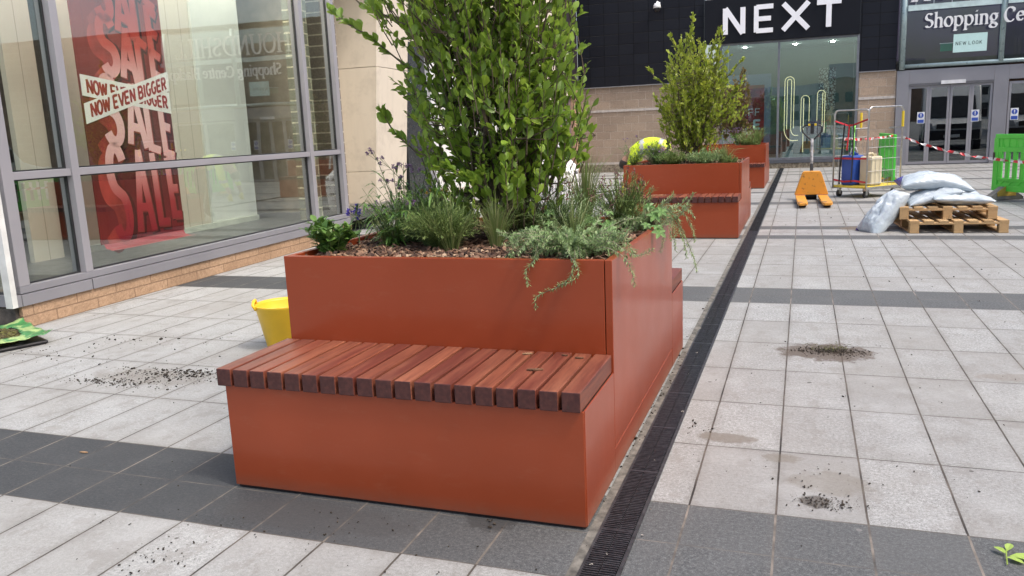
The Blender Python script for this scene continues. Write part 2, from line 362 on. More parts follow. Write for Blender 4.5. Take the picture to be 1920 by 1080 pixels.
# ------------------------------------------------------------------ planters with benches
W, HB, HS, D, H, L1, L2 = 1.4565, .431, .502, .460, .870, 1.965, 2.405
def make_planter(label):
    t = thing('bench_planter', label, 'planter', (0,0,0), 0, 'copper coloured bench planters')
    m = MB()    # recessed dark core so the panel joints read as thin shadow gaps
    m.box((-W+.008, .008, .004), (-.008, D+.05, HB-.006)); m.box((-W+.008, D+.03, .004), (-.008, L1-.03, H-.12)); m.box((-W+.008, L1-.05, .004), (-.008, L2-.008, HB-.006))
    m.build('inner_frame', plain('dark_joint', (.03, .012, .008), .7), t, fix=False)
    def panel(a, b, n='panel'):
        q = MB(); q.box(a, b); return q.build(n, COP, t, bevel=.0022)
    e = .003
    panel((-W, 0, .012), (-e, .006, HB), 'bench_front_panel')
    panel((-.006, e+.003, .012), (0, D-e, HB), 'bench_side_panel'); panel((-W, .008, .012), (-W+.006, D-e, HB), 'bench_side_panel')
    panel((-W, L2-.006, .012), (-e, L2, HB), 'bench_front_panel')
    panel((-.006, L1+e, .012), (0, L2-.008, HB), 'bench_side_panel'); panel((-W, L1+e, .012), (-W+.006, L2-.008, HB), 'bench_side_panel')
    panel((-.006, D, .012), (-.001, L1, .118), 'plinth_panel'); panel((-W+.001, D, .012), (-W+.006, L1, .118), 'plinth_panel')
    tk = .028
    def wall(x0, x1, y0, y1, z0): panel((x0, y0, z0), (x1, y1, H), 'box_panel')
    wall(-W, -tk-.003, D, D+tk, HB-.03); wall(-W, -tk-.003, L1-tk, L1, HB-.03)
    wall(-tk, 0, D, L1, .122); wall(-W, -W+tk, D+tk+.001, L1-tk-.001, .122)
    q = MB(); q.box((-W+tk, D+tk, H-.16), (-tk, L1-tk, H-.045)); q.build('soil', SOIL, t)
    rs = random.Random(4)
    for (ya, yb) in ((-.0197, D-.002), (L1+.002, L2+.0197)):
        s = MB(); n = 19; x = -W-.0197; pitch = (W+.0197+.0045)/n
        for k in range(n):
            xa = x+k*pitch; wdt = pitch-.0125
            ja = rs.uniform(-.0012, .0012)
            s.box((xa, ya+ja, HB+.0005), (xa+wdt, yb, HS+rs.uniform(-.0008, .0008)))
        s.build('wooden_seat', WOOD, t, bevel=.0035)
        s = MB()
        for yy in (ya+.075, yb-.075): s.box((-W+.02, yy-.02, HB-.012), (-.02, yy+.02, HB+.05))
        s.build('seat_batten', plain('seat_spacer', (.16, .05, .03), .6), t, fix=False)
    return t
P1 = make_planter('nearest copper bench planter, its slatted wooden seat facing the camera'); 
P2 = copy_tree(P1); P2.location = (-.026, 7.37, 0); P2['label'] = 'middle copper bench planter with bright leafy shrub and worker beyond'
P3 = copy_tree(P1); P3.location = (-.052, 14.85, 0); P3['label'] = 'farthest copper bench planter, mostly hidden in front of the sale window'
PO = [(0, 0), (-.026, 7.37), (-.052, 14.85)]

def mulch(po, n, seed, label):
    r = random.Random(seed); m = MB()
    for _ in range(n):
        x = po[0]+r.uniform(-W+.05, -.05); y = po[1]+r.uniform(D+.05, L1-.05)
        if n > 1500 and r.random() < .5: y = po[1]+r.uniform(D+.05, D+.45)
        z = H-.045+r.uniform(0, .030); l, b, h = r.uniform(.012, .04), r.uniform(.004, .012), r.uniform(.0015, .004)
        M = Matrix.Translation((x, y, z)) @ Euler((r.gauss(0, .35), r.gauss(0, .35), r.uniform(0, 6.3))).to_matrix().to_4x4()
        c = r.uniform(.5, 1); P = [(-l,-b*c,0),(l*.7,-b,0),(l,b*.2,0),(l*.3,b,0),(-l*.8,b*c,0)]
        k = len(m.v)
        m.v += [tuple(M @ Vector((p[0], p[1], -h))) for p in P]+[tuple(M @ Vector((p[0], p[1], h+p[0]*.1))) for p in P]
        m.f += [(k+4,k+3,k+2,k+1,k), (k+5,k+6,k+7,k+8,k+9)]+[(k+i, k+(i+1)%5, k+5+(i+1)%5, k+5+i) for i in range(5)]; m.m += [0]*7
    tag(m.build('bark_mulch', MULCH, fix=False), label, 'mulch', kind='stuff')
mulch(PO[0], 5200, 1, 'brown bark chips covering the soil of the nearest planter')
mulch(PO[1], 1100, 2, 'brown bark chips covering the soil of the middle planter')

# ------------------------------------------------------------------ plants
UP = Vector((0,0,1))
def rv(r): 
    v = Vector((r.gauss(0,1), r.gauss(0,1), r.gauss(0,1))); return v.normalized()
def leaf(m, p, d, nrm, l, w_, fold=.25, curl=.12, mat=0, tip=1.0):
    """ovate leaf folded along its midrib"""
    d = d.normalized(); s = d.cross(nrm)
    if s.length < 1e-4: s = d.orthogonal()
    s.normalize(); n = s.cross(d).normalized(); k = len(m.v)
    ss = ((0,0),(.22,.62),(.52,1.0),(.80,.66),(1.0,0))
    mid = [p + d*(l*t) - n*(curl*l*t*t) for t, _ in ss]
    for i, (t, wv) in enumerate(ss): m.v.append(tuple(mid[i]))
    for i in (1,2,3): m.v.append(tuple(mid[i] + s*(w_*.5*ss[i][1]) + n*(fold*w_*.5*ss[i][1])))
    for i in (1,2,3): m.v.append(tuple(mid[i] - s*(w_*.5*ss[i][1]) + n*(fold*w_*.5*ss[i][1])))
    m.f += [(k,k+5,k+1),(k+1,k+5,k+6,k+2),(k+2,k+6,k+7,k+3),(k+3,k+7,k+4),(k,k+1,k+8),(k+1,k+2,k+9,k+8),(k+2,k+3,k+10,k+9),(k+3,k+4,k+10)]
    m.m += [mat]*8
def blade(m, pts, w_, mat=0, side=None):
    n = len(pts); k = len(m.v)
    t = Vector(pts[-1])-Vector(pts[0]); s = side or t.cross(UP)
    if s.length < 1e-5: s = Vector((1,0,0))
    s = s.normalized()
    for i, p in enumerate(pts):
        ww = w_*.5*(1-(i/(n-1))**2.2)+.0002; p = Vector(p)
        m.v += [tuple(p-s*ww), tuple(p+s*ww)]
    for i in range(n-1): m.f.append((k+2*i, k+2*i+1, k+2*i+3, k+2*i+2)); m.m.append(mat)
def needle(m, p, d, l, w_, mat=0):
    d = d.normalized(); s = d.cross(UP); s = s.normalized() if s.length > 1e-4 else Vector((1,0,0))
    n = s.cross(d); k = len(m.v)
    m.v += [tuple(p-s*w_*.4), tuple(p+s*w_*.4), tuple(p+d*l*.6+s*w_*.5+n*w_*.2), tuple(p+d*l), tuple(p+d*l*.6-s*w_*.5+n*w_*.2)]
    m.f.append((k,k+1,k+2,k+3,k+4)); m.m.append(mat)

def shrub(name, label, base, stems, crown, nleaf, ll, mat, seed, extra=(), group=None, twigr=.003, spread=.10, low=.15):
    """multi-stemmed shrub; crown = (centre, radii) list of ellipsoids"""
    r = random.Random(seed); t = thing(name, label, 'shrub', base, group=group)
    B = Vector(base); wood = MB(); lv = MB(); tips = []
    wts = [c[1][0]*c[1][1]*c[1][2] for c in crown]
    def inside():
        c = r.choices(crown, wts)[0]; v = rv(r)*(r.random()**.42)
        return Vector(c[0])+Vector((v.x*c[1][0], v.y*c[1][1], v.z*c[1][2]))-B
    mains = []
    for k in range(stems):
        a = 2*math.pi*k/stems+r.uniform(-.3,.3); p0 = Vector((math.cos(a)*spread*r.uniform(.2,1), math.sin(a)*spread*r.uniform(.2,1), -.03))
        e = inside(); e.z = max(e.z, .35); pts = []; kink = Vector((r.gauss(0,.03), r.gauss(0,.03), 0))
        for i in range(8):
            f = i/7; pt = p0.lerp(e, f); hz = f**1.4-f; pt.x += (e.x-p0.x)*hz*.6; pt.y += (e.y-p0.y)*hz*.6
            pt += kink*math.sin(f*7)+rv(r)*.008; pts.append(pt)
        r0 = r.uniform(.008, .016)*(1+twigr*20); wood.tube(pts, [r0*(1-.75*i/7) for i in range(8)], 0, 6); mains.append(pts)
    ntw = nleaf//11
    for k in range(ntw):
        tip = inside(); best = None
        for _ in range(7):
            q = r.choice(mains)[r.randrange(2, 8)]
            dd = (q-tip).length + (0 if q.z < tip.z else .25)
            if best is None or dd < best[0]: best = (dd, q)
        q = best[1]; v = tip-q
        if r.random() < .45:
            if v.length > .3: q = tip - v.normalized()*.3
            md = tip.lerp(q, .5)+Vector((0,0,-.015))+rv(r)*.01; wood.tube([q, md, tip], [twigr, twigr*.8, twigr*.5], 0, 4, False); tips.append((q, md, tip)); continue
        j0 = q; q = tip - Vector((tip.x*.16, tip.y*.16, r.uniform(.16, .30)))
        if q.z < low: q.z = low*.6
        if (j0-q).length < .28 and j0.z < q.z+.04: wood.tube([j0, j0.lerp(q, .5)+Vector((0,0,-.02)), q], [twigr*1.5, twigr*1.3, twigr], 0, 4, False)
        v = tip-q
        md = q+v*.5+Vector((0,0,-.02))+rv(r)*.01
        wood.tube([q, md, tip], [twigr, twigr*.8, twigr*.5], 0, 4, False); tips.append((q, md, tip))
    for ex in extra:
        pts = [Vector(p)-B for p in ex]; wood.tube(pts, [twigr*1.6]*(len(pts)-1)+[twigr*.6], 0, 5)
        for a, b in zip(pts[:-1], pts[1:]): tips.append((a, a.lerp(b,.5), b)); tips.append((a, a.lerp(b,.5), b))
    per = max(4, nleaf//len(tips))
    for (q, md, tip) in tips:
        ax = (tip-q); ax = ax.normalized() if ax.length > 1e-4 else UP
        for j in range(per):
            f = .25+.75*(j+r.random())/per; p = (q.lerp(md, f*2) if f < .5 else md.lerp(tip, f*2-1))
            sd_ = rv(r); sd_ -= ax*sd_.dot(ax); d = (ax*(.75+.6*f)+sd_.normalized()*.8+UP*.3)
            nr = UP*.7+sd_*.3+rv(r)*.55; s_ = r.uniform(.4, 1.4)*(1.1-.35*f)
            leaf(lv, p, d, nr, ll*s_, ll*s_*.62, fold=r.uniform(.1,.5), curl=r.uniform(0,.3))
    wood.build('stems', BARK, t, smooth=True, fix=False); lv.build('foliage', mat, t, fix=False)
    return t
GR = 'shrubs growing in the planters'
shrub('griselinia_shrub', 'tall round-leaved green shrub filling the nearest planter', (-.70, 1.28, .83), 24,
      [((-.84, 1.28, 1.62), (.46, .42, .42)), ((-.86, 1.28, 2.15), (.54, .5, .5)), ((-.60, 1.25, 1.85), (.36, .4, .5)), ((-.72, 1.22, 1.28), (.42, .36, .20)), ((-.78, 1.05, 1.22), (.30, .20, .16)), ((-.5, 1.25, 1.45), (.28, .3, .3))], 11500, .054, LEAF1, 11,
      extra=(((-1.0, 1.28, 1.52), (-1.22, 1.25, 1.72), (-1.38, 1.22, 1.86), (-1.50, 1.22, 1.93), (-1.60, 1.25, 2.0)), ((-1.1, 1.3, 1.8), (-1.3, 1.3, 1.95), (-1.45, 1.3, 2.02), (-1.55, 1.3, 2.12)),
             ((-.9, 1.2, 1.2), (-1.12, 1.15, 1.28), (-1.22, 1.12, 1.38), (-1.28, 1.1, 1.5)), ((-.55, 1.2, 1.25), (-.42, 1.15, 1.32), (-.34, 1.1, 1.36)), ((-.6, 1.3, 1.1), (-.48, 1.2, 1.17), (-.42, 1.15, 1.2)),
             ((-.5, 1.3, 1.7), (-.38, 1.28, 1.9), (-.36, 1.28, 2.1)), ((-.7, 1.0, 1.1), (-.8, .95, 1.18), (-.86, .92, 1.22)),), group=GR)
shrub('griselinia_shrub', 'sunlit yellow-green shrub rising from the middle planter', (-.72, 8.62, .83), 18,
      [((-.66, 8.6, 1.62), (.54, .45, .45)), ((-.66, 8.6, 2.02), (.44, .40, .42)), ((-.74, 8.6, 2.42), (.17, .16, .26)), ((-.36, 8.6, 2.25), (.16, .14, .26)), ((-1.0, 8.6, 2.15), (.13, .13, .24)), ((-.68, 8.6, 1.22), (.42, .32, .22)), ((-.18, 8.6, 1.72), (.2, .22, .34)), ((-.8, 8.5, 1.5), (.4, .35, .4))], 8200, .056, LEAF2, 21,
      extra=(((-.95, 8.6, 1.75), (-1.1, 8.6, 1.9), (-1.2, 8.6, 1.98), (-1.29, 8.6, 2.1)), ((-.5, 8.6, 2.2), (-.4, 8.6, 2.4), (-.36, 8.6, 2.55)), ((-.75, 8.6, 2.4), (-.72, 8.6, 2.6), (-.70, 8.6, 2.74)), ((-.3, 8.6, 1.9), (-.16, 8.6, 2.05), (-.08, 8.6, 2.15)),
             ((-1.0, 8.5, 1.5), (-1.15, 8.5, 1.6), (-1.2, 8.5, 1.75)), ((-.9, 8.6, 2.3), (-.98, 8.6, 2.45), (-1.0, 8.6, 2.5))), group=GR)
shrub('bronze_shrub', 'loose bronze-green shrub in the farthest planter', (-.62, 16.1, .83), 9,
      [((-.78, 16.1, 1.75), (.42, .4, .5)), ((-.62, 16.1, 2.15), (.22, .3, .35)), ((-.75, 16.1, 1.3), (.42, .3, .3))], 2300, .075, LEAF3, 31, group=GR)

def leafy_clump(label, c, rad, h, n, ll, mat, seed, name='leafy_plant', flower=None, wr=.5, nf=0):
    r = random.Random(seed); t = thing(name, label, 'plant', c); lv = MB(); st = MB()
    ns = max(8, n//12)
    for _ in range(ns):
        a = r.uniform(0, 6.283); q = math.sqrt(r.random()); e = Vector((math.cos(a)*rad*q, math.sin(a)*rad*q, h*r.uniform(.55, 1)*(1-.35*q*q)))
        p0 = Vector((e.x*.3, e.y*.3, 0)); md = p0.lerp(e, .55)+Vector((0, 0, h*.1)); st.tube([p0, md, e], [.0022, .0018, .001], 0, 4, False)
        for j in range(n//ns):
            f = r.uniform(.15, 1); p = p0.lerp(md, f*2) if f < .5 else md.lerp(e, f*2-1)
            sd_ = rv(r); d = Vector((sd_.x, sd_.y, .35+.3*sd_.z))+(e-p0).normalized()*.4
            s_ = r.uniform(.6, 1.15); leaf(lv, p, d, UP+rv(r)*.5, ll*s_, ll*s_*wr, r.uniform(.1, .4), r.uniform(0, .5))
    st.build('stems', STEM, t, fix=False); lv.build('leaves', mat, t, fix=False)
    if flower:
        fm = MB()
        for _ in range(nf):
            a = r.uniform(0, 6.283); q = r.random(); p = Vector((math.cos(a)*rad*q, math.sin(a)*rad*q, h*r.uniform(.85, 1.15)))
            for _k in range(7): leaf(fm, p, rv(r)+UP*.3, rv(r), .012, .009)
        tag(fm.build('flowers', flower, t, fix=False), kind='stuff')
    return t
def needle_clump(label, c, rad, h, nst, mat, seed, name='lavender_plant', nl=.022, nw=.0022, per=26, lean=.5, heads=None, fine=False):
    r = random.Random(seed); t = thing(name, label, 'plant', c); lv = MB(); st = MB(); hd = MB()
    for _ in range(nst):
        a = r.uniform(0, 6.283); q = math.sqrt(r.random()); l = h*r.uniform(.6, 1.1)
        e = Vector((math.cos(a)*rad*q, math.sin(a)*rad*q, l*(1-.45*q)))
        p0 = Vector((e.x*.15, e.y*.15, 0)); md = p0.lerp(e, .5)+Vector((0, 0, l*.12))+rv(r)*.012
        pts = [p0, p0.lerp(md, .6), md, md.lerp(e, .6), e]; st.tube(pts, .0012, 0, 3, False)
        for j in range(per):
            f = (j+r.random())/per; i = min(3, int(f*4)); p = pts[i].lerp(pts[i+1], f*4-i); ax = (pts[i+1]-pts[i]).normalized()
            sd_ = rv(r); sd_ -= ax*sd_.dot(ax); needle(lv, p, ax*.8+sd_.normalized()*.8, nl*r.uniform(.6, 1.2), nw)
        if heads and r.random() < heads[1]:
            for _k in range(12): leaf(hd, e+Vector((r.gauss(0,.003), r.gauss(0,.003), r.uniform(-.005,.03))), rv(r)+UP*.5, rv(r), .009, .007)
    st.build('stems', STEM, t, fix=False); lv.build('leaves', mat, t, fix=False)
    if heads and hd.v: tag(hd.build('flower_heads', heads[0], t, fix=False), kind='stuff')
    return t
def grass_tuft(label, c, rad, h, n, seed, w_=.004, mat=None, name='grass_tuft', lean=.5):
    r = random.Random(seed); t = thing(name, label, 'plant', c); m = MB()
    for _ in range(n):
        a = r.uniform(0, 6.283); q = r.random(); b = Vector((math.cos(a), math.sin(a), 0)); l = h*r.uniform(.45, 1.1); k = lean*q*l
        p0 = b*rad*.25*q; pts = [p0, p0+b*k*.15+UP*l*.35, p0+b*k*.5+UP*l*.7, p0+b*k*1.1+UP*l*(.97-.25*q*lean)]
        blade(m, pts, w_, side=Vector((-b.y, b.x, 0))+rv(r)*.5)
    m.build('blades', mat or GRAS, t, fix=False); return t
def verbena(label, c, stems, seed, hs, fl=PURP, name='verbena_plant'):
    """airy branching stems carrying small purple clusters; hs = list of flower-head points"""
    r = random.Random(seed); t = thing(name, label, 'plant', c); C = Vector(c); st = MB(); lv = MB(); fm = MB()
    for hp in hs:
        e = Vector(hp)-C; p0 = Vector((r.gauss(0,.02), r.gauss(0,.02), 0)); md = p0.lerp(e, .5)+Vector((r.gauss(0,.03), r.gauss(0,.03), .05))
        pts = [p0, p0.lerp(md,.5)+rv(r)*.006, md, md.lerp(e,.5)+rv(r)*.006, e]; st.tube(pts, [.0028,.0025,.002,.0016,.0012], 0, 4, False)
        for j in range(5):
            f = r.uniform(.1,.8); i = int(f*4); p = pts[i].lerp(pts[i+1], f*4-i); d = rv(r)+UP*.6; leaf(lv, p, d, UP, r.uniform(.04,.09), .011, .2, .4)
        for k in range(3):
            q = e+Vector((r.gauss(0,.018), r.gauss(0,.018), r.uniform(-.03,.006))); st.tube([md.lerp(e,.7), q], .0009, 0, 3, False)
            for _k in range(22): leaf(fm, q+rv(r)*.007, rv(r)+UP*.5, rv(r), .0085, .0065, .3, .1)
    for _ in range(stems):
        a = r.uniform(0, 6.283); l = r.uniform(.12,.34); b = Vector((math.cos(a), math.sin(a), 0)); e = b*l*r.uniform(.2,.7)+UP*l
        pts = [Vector((0,0,0)), e*.5+UP*.03, e]; st.tube(pts, [.002,.0016,.001], 0, 4, False)
        for j in range(6):
            p = pts[0].lerp(e, r.uniform(.1,1)); leaf(lv, p, b*.6+rv(r)*.7+UP*.5, UP, r.uniform(.04,.10), .012, .2, .5)
    st.build('stems', STEM, t, fix=False); lv.build('leaves', SAGE, t, fix=False); tag(fm.build('flowers', fl, t, fix=False), kind='stuff'); return t
def rosemary(label, c, trails, seed, nl=.024, name='trailing_rosemary', extra=0):
    """needled stems along given paths"""
    r = random.Random(seed); t = thing(name, label, 'plant', c); C = Vector(c); st = MB(); lv = MB()
    T = [[Vector(p)-C for p in tr] for tr in trails]
    for _ in range(extra):
        a = r.uniform(0, 6.283); l = r.uniform(.10,.26); b = Vector((math.cos(a), math.sin(a), 0))
        T.append([Vector((0,0,.0)), b*l*.4+UP*l*.35, b*l*.9+UP*l*r.uniform(.2,.6), b*l*1.25+UP*l*r.uniform(-.05,.75)])
    for tr in T:
        pts = []
        for i in range(len(tr)-1):
            for k in range(4): 
                f = k/4; p0 = tr[max(i-1,0)]; p1 = tr[i]; p2 = tr[i+1]; p3 = tr[min(i+2,len(tr)-1)]
                pts.append(.5*((2*p1)+(-p0+p2)*f+(2*p0-5*p1+4*p2-p3)*f*f+(-p0+3*p1-3*p2+p3)*f**3)+rv(r)*.0015)
        pts.append(tr[-1]); st.tube(pts, [.0022*(1-.6*i/len(pts)) for i in range(len(pts))], 0, 4, False)
        for i in range(len(pts)-1):
            ax = pts[i+1]-pts[i]; n = max(2, int(ax.length/.0021))
            for j in range(n):
                p = pts[i]+ax*((j+r.random())/n); sd_ = rv(r); sd_ -= ax.normalized()*sd_.dot(ax.normalized()); f = (i+j/n)/len(pts)
                needle(lv, p, ax.normalized()*.75+sd_.normalized(), nl*r.uniform(.7,1.2)*(1-.3*f), .0036)
    st.build('stems', plain('rosemary_stem', (.28,.27,.18), .7), t, fix=False); lv.build('needles', ROSE, t, fix=False); return t
def lobed(label, c, leaves, seed, size=.05, name='geranium_plant', mat=None):
    r = random.Random(seed); t = thing(name, label, 'plant', c); C = Vector(c); lv = MB(); st = MB()
    for lp in leaves:
        p = Vector(lp)-C; st.tube([Vector((0,0,0)), p*.5+UP*.03, p], .0014, 0, 4, False)
        nr = (UP+Vector((.35,-.9,.2))*.7+rv(r)*.35).normalized(); u = nr.orthogonal().normalized(); v = nr.cross(u); s = size*r.uniform(.7,1.15); k = len(lv.v)
        lv.v.append(tuple(p)); N = 30
        for j in range(N):
            an = 2*math.pi*j/N; rad = s*(.72+.24*math.cos(an*5)+.07*math.cos(an*15)); cup = .25*abs(math.sin(an*2.5))
            lv.v.append(tuple(p+(u*math.cos(an)+v*math.sin(an))*rad+nr*s*(cup-.1)))
        for j in range(N): lv.f.append((k, k+1+j, k+1+(j+1)%N)); lv.m.append(0)
    st.build('stalks', STEM, t, fix=False); lv.build('leaves', mat or GERA, t, fix=False); return t
z0 = .835
leafy_clump('bushy dark green sage in the left front corner of nearest planter', (-1.35, .68, z0-.01), .12, .20, 460, .05, SAGE, 5, 'sage_plant', wr=.55)
verbena('tall airy verbena with purple flower heads left of the big shrub', (-1.16, 1.12, z0), 26, 6, [(-1.33,1.1,1.30),(-1.31,1.12,1.26),(-1.23,1.1,1.22),(-1.17,1.1,1.235),(-1.20,1.1,1.17),(-1.12,1.1,1.20),(-1.19,1.08,1.14),(-1.30,1.12,1.16),(-.98,1.0,1.30)])
needle_clump('tangled grey-green catmint between the two lavender mounds', (-.98, 1.05, z0), .2, .24, 150, SAGE, 71, 'catmint_plant', nl=.03, nw=.005, per=18)
needle_clump('dark feathery clump behind the grass tuft at the shrub foot', (-.62, 1.3, z0), .2, .25, 130, LAVL, 72, 'fern_leaf_plant', nl=.035, nw=.004, per=20)
leafy_clump('broad-leaved green clump at the rear left of nearest planter', (-1.15, 1.72, z0), .2, .26, 260, .05, SAGE, 73, 'leafy_plant')
verbena('wiry verbena clump left of the lavender in nearest planter', (-1.15, .92, z0), 42, 74, [(-1.22, .9, 1.06)])
grass_tuft('loose arching pale grass left of the bright tuft', (-.80, .80, z0), .12, .30, 90, 75, .0032, lean=1.3)
grass_tuft('wispy green grass spreading behind the sage', (-1.2, .95, z0), .14, .26, 110, 76, .0035, lean=1.2)
grass_tuft('fine bright grass rising through the trailing rosemary', (-.28, .95, z0), .12, .28, 110, 77, .0032, lean=1.1)
verbena('thin verbena sprigs close in front of the big shrub stems', (-1.0, .95, z0), 16, 66, [(-1.04,.9,1.07),(-1.1,.95,1.0)])
needle_clump('dense grey-green lavender mound in the middle of nearest planter', (-.88, .86, z0), .19, .26, 250, LAVL, 7, nl=.03, nw=.003, per=24)
needle_clump('second lavender mound between verbena and the shrub stems', (-1.08, 1.25, z0), .20, .33, 190, LAVL, 8, nl=.032, nw=.003, per=20)
grass_tuft('upright bright green grass tuft below the big shrub', (-.64, .93, z0), .09, .27, 210, 9, .0042, lean=.75)
grass_tuft('tall thin reedy grass behind the rosemary in nearest planter', (-.42, 1.72, z0), .13, .44, 210, 10, .0055, lean=.5)
needle_clump('wispy wormwood clump with dark seed heads right of the grass tuft', (-.42, 1.25, z0), .2, .30, 170, ROSE, 12, name='wormwood_plant', nl=.02, nw=.003, per=22, heads=(SEED, .12))
rosemary('silvery trailing rosemary spilling over the front right of nearest planter', (-.22, .70, z0),
   [[(-.22,.70,z0),(-.30,.55,.90),(-.30,.44,.868),(-.33,.42,.83),(-.32,.42,.775)], [(-.2,.68,z0),(-.16,.52,.90),(-.14,.43,.86),(-.16,.42,.80),(-.24,.41,.755),(-.29,.41,.73),(-.29,.41,.685)],
    [(-.2,.70,z0),(-.08,.60,.90),(.02,.55,.875),(.06,.52,.83),(.075,.50,.765)], [(-.2,.72,z0),(-.05,.62,.92),(.03,.58,.885),(.09,.56,.875),(.14,.55,.90)], [(-.22,.7,z0),(-.36,.62,.93),(-.44,.55,.90),(-.40,.50,.87)],
    [(-.22,.7,z0),(-.2,.55,.93),(-.16,.45,.89),(-.12,.42,.845),(-.14,.41,.80),(-.2,.41,.78)], [(-.2,.7,z0),(-.1,.72,.94),(0,.7,.90),(.05,.68,.86)]], 13, extra=110)
rosemary('rosemary hanging over the right rim near the rear of nearest planter', (-.10, 1.62, z0),
   [[(-.1,1.62,z0),(-.03,1.6,.93),(.04,1.58,.90),(.07,1.56,.82),(.08,1.55,.74)], [(-.1,1.65,z0),(.0,1.62,.95),(.07,1.62,.90),(.12,1.62,.80),(.16,1.62,.70),(.18,1.6,.63)], [(-.1,1.62,z0),(0,1.66,.94),(.06,1.7,.89),(.09,1.7,.80)],
    [(-.1,1.62,z0),(-.0,1.55,.96),(.05,1.52,.99),(.08,1.5,1.03)], [(-.1,1.62,z0),(-.02,1.58,.95),(.02,1.52,.88),(.03,1.48,.80),(.02,1.44,.75)], [(-.1,1.62,z0),(.02,1.62,.92),(.08,1.6,.86),(.12,1.58,.78),(.13,1.57,.70)],
    [(-.1,1.62,z0),(-.06,1.6,.98),(-.04,1.6,1.06)], [(-.1,1.6,z0),(.02,1.6,.96),(.10,1.62,.93),(.15,1.62,.86),(.17,1.62,.78)], [(-.1,1.6,z0),(.0,1.56,.94),(.05,1.53,.87),(.07,1.5,.8)], [(-.1,1.6,z0),(.0,1.66,.97),(.05,1.68,1.0)]], 14, extra=44)
lobed('pale lobed geranium leaves draped over the right rim', (-.10, 1.42, z0), [(.0,1.40,.93),(.02,1.36,.885),(.03,1.42,.95),(-.02,1.3,.90),(.035,1.33,.86),(-.04,1.5,.97)], 15, .036)
lobed('low green geranium patch in the right rear of nearest planter', (-.25, 1.35, z0), [(-.25,1.25,.92),(-.2,1.3,.9),(-.3,1.3,.93),(-.18,1.22,.89),(-.22,1.4,.95),(-.33,1.35,.9),(-.28,1.18,.88)], 16, .042)
needle_clump('tall feathery catmint with dark spikes beside the right rim', (-.20, 1.62, z0), .18, .34, 150, LAVL, 17, name='catmint_plant', nl=.03, nw=.0035, per=20, heads=(SEED, .25))
leafy_clump('small low green seedling cluster behind the sage', (-1.30, 1.35, z0), .12, .07, 90, .03, SAGE, 18, 'seedling_cluster')
leafy_clump('small clump with yellow flowers behind the lavender', (-1.18, 1.55, z0), .13, .22, 150, .03, SAGE, 19, 'yellow_flower_plant', YELF, nf=26)
lobed('round-leaved low plant at the foot of the big shrub', (-.55, 1.1, z0), [(-.5,1.05,.88),(-.48,1.0,.92),(-.42,1.05,.94),(-.55,.95,.90),(-.38,1.1,.90),(-.45,1.15,.98)], 20, .03)
verbena('single blue-violet salvia spike behind the sage', (-1.42, 1.05, z0), 0, 22, [(-1.44,1.05,.99),(-1.43,1.05,1.01),(-1.44,1.05,1.03)], VIOL, 'salvia_plant')
# middle planter
ox, oy = PO[1]
verbena('straggly green verbena at the left end of middle planter', (-1.36+ox, oy+.62, z0), 34, 41, [(-1.2+ox, oy+.6, 1.08), (-1.15+ox, oy+.62, 1.10), (-1.45+ox, oy+.6, 1.2), (-1.30+ox, oy+.6, 1.25)])
needle_clump('blue-green feathery clump near left of middle planter', (-1.12+ox, oy+1.0, z0), .24, .34, 140, ROSE, 42, 'curry_plant', nl=.04, nw=.006, per=18)
leafy_clump('purple flowering clump beside the stems of middle planter shrub', (-1.0+ox, oy+.75, z0), .18, .2, 160, .04, SAGE, 43, 'flowering_plant', PURP, nf=20)
needle_clump('dark lavender mound left of the middle planter shrub stems', (-.85+ox, oy+.7, z0), .24, .24, 150, LAVL, 44, nl=.035, nw=.006, per=18)
needle_clump('green rosemary mound in front of the middle planter shrub', (-.48+ox, oy+.70, z0), .26, .22, 170, ROSE, 45, 'rosemary_plant', nl=.035, nw=.006, per=18)
grass_tuft('arching grass clump at right end of middle planter', (-.25+ox, oy+.80, z0), .2, .27, 160, 46, .007, lean=1.0)
leafy_clump('yellow-green leafy clump right of the middle planter shrub', (-.38+ox, oy+1.1, z0), .18, .25, 160, .04, GERA, 47, 'leafy_plant', YELF, nf=14)
needle_clump('low lavender edging plant at front right of middle planter', (-.15+ox, oy+.62, z0), .12, .14, 50, LAVL, 48, nl=.03, nw=.006, per=16)
# far planter
ox, oy = PO[2]
leafy_clump('purple-flowered clump at left of farthest planter', (-.6+ox, oy+.75, z0), .3, .35, 200, .05, SAGE, 51, 'flowering_plant', PURP, nf=60)
grass_tuft('brownish grass clump at the right end of farthest planter', (-.2+ox, oy+.8, z0), .25, .45, 170, 52, .011, LAVL, lean=.8)
grass_tuft('green grass clump right of centre in farthest planter', (-.45+ox, oy+.65, z0), .22, .35, 150, 53, .010, lean=.9)
needle_clump('spiky lavender clump along the front of farthest planter', (-.32+ox, oy+.58, z0), .2, .2, 60, LAVL, 54, nl=.05, nw=.01, per=14)
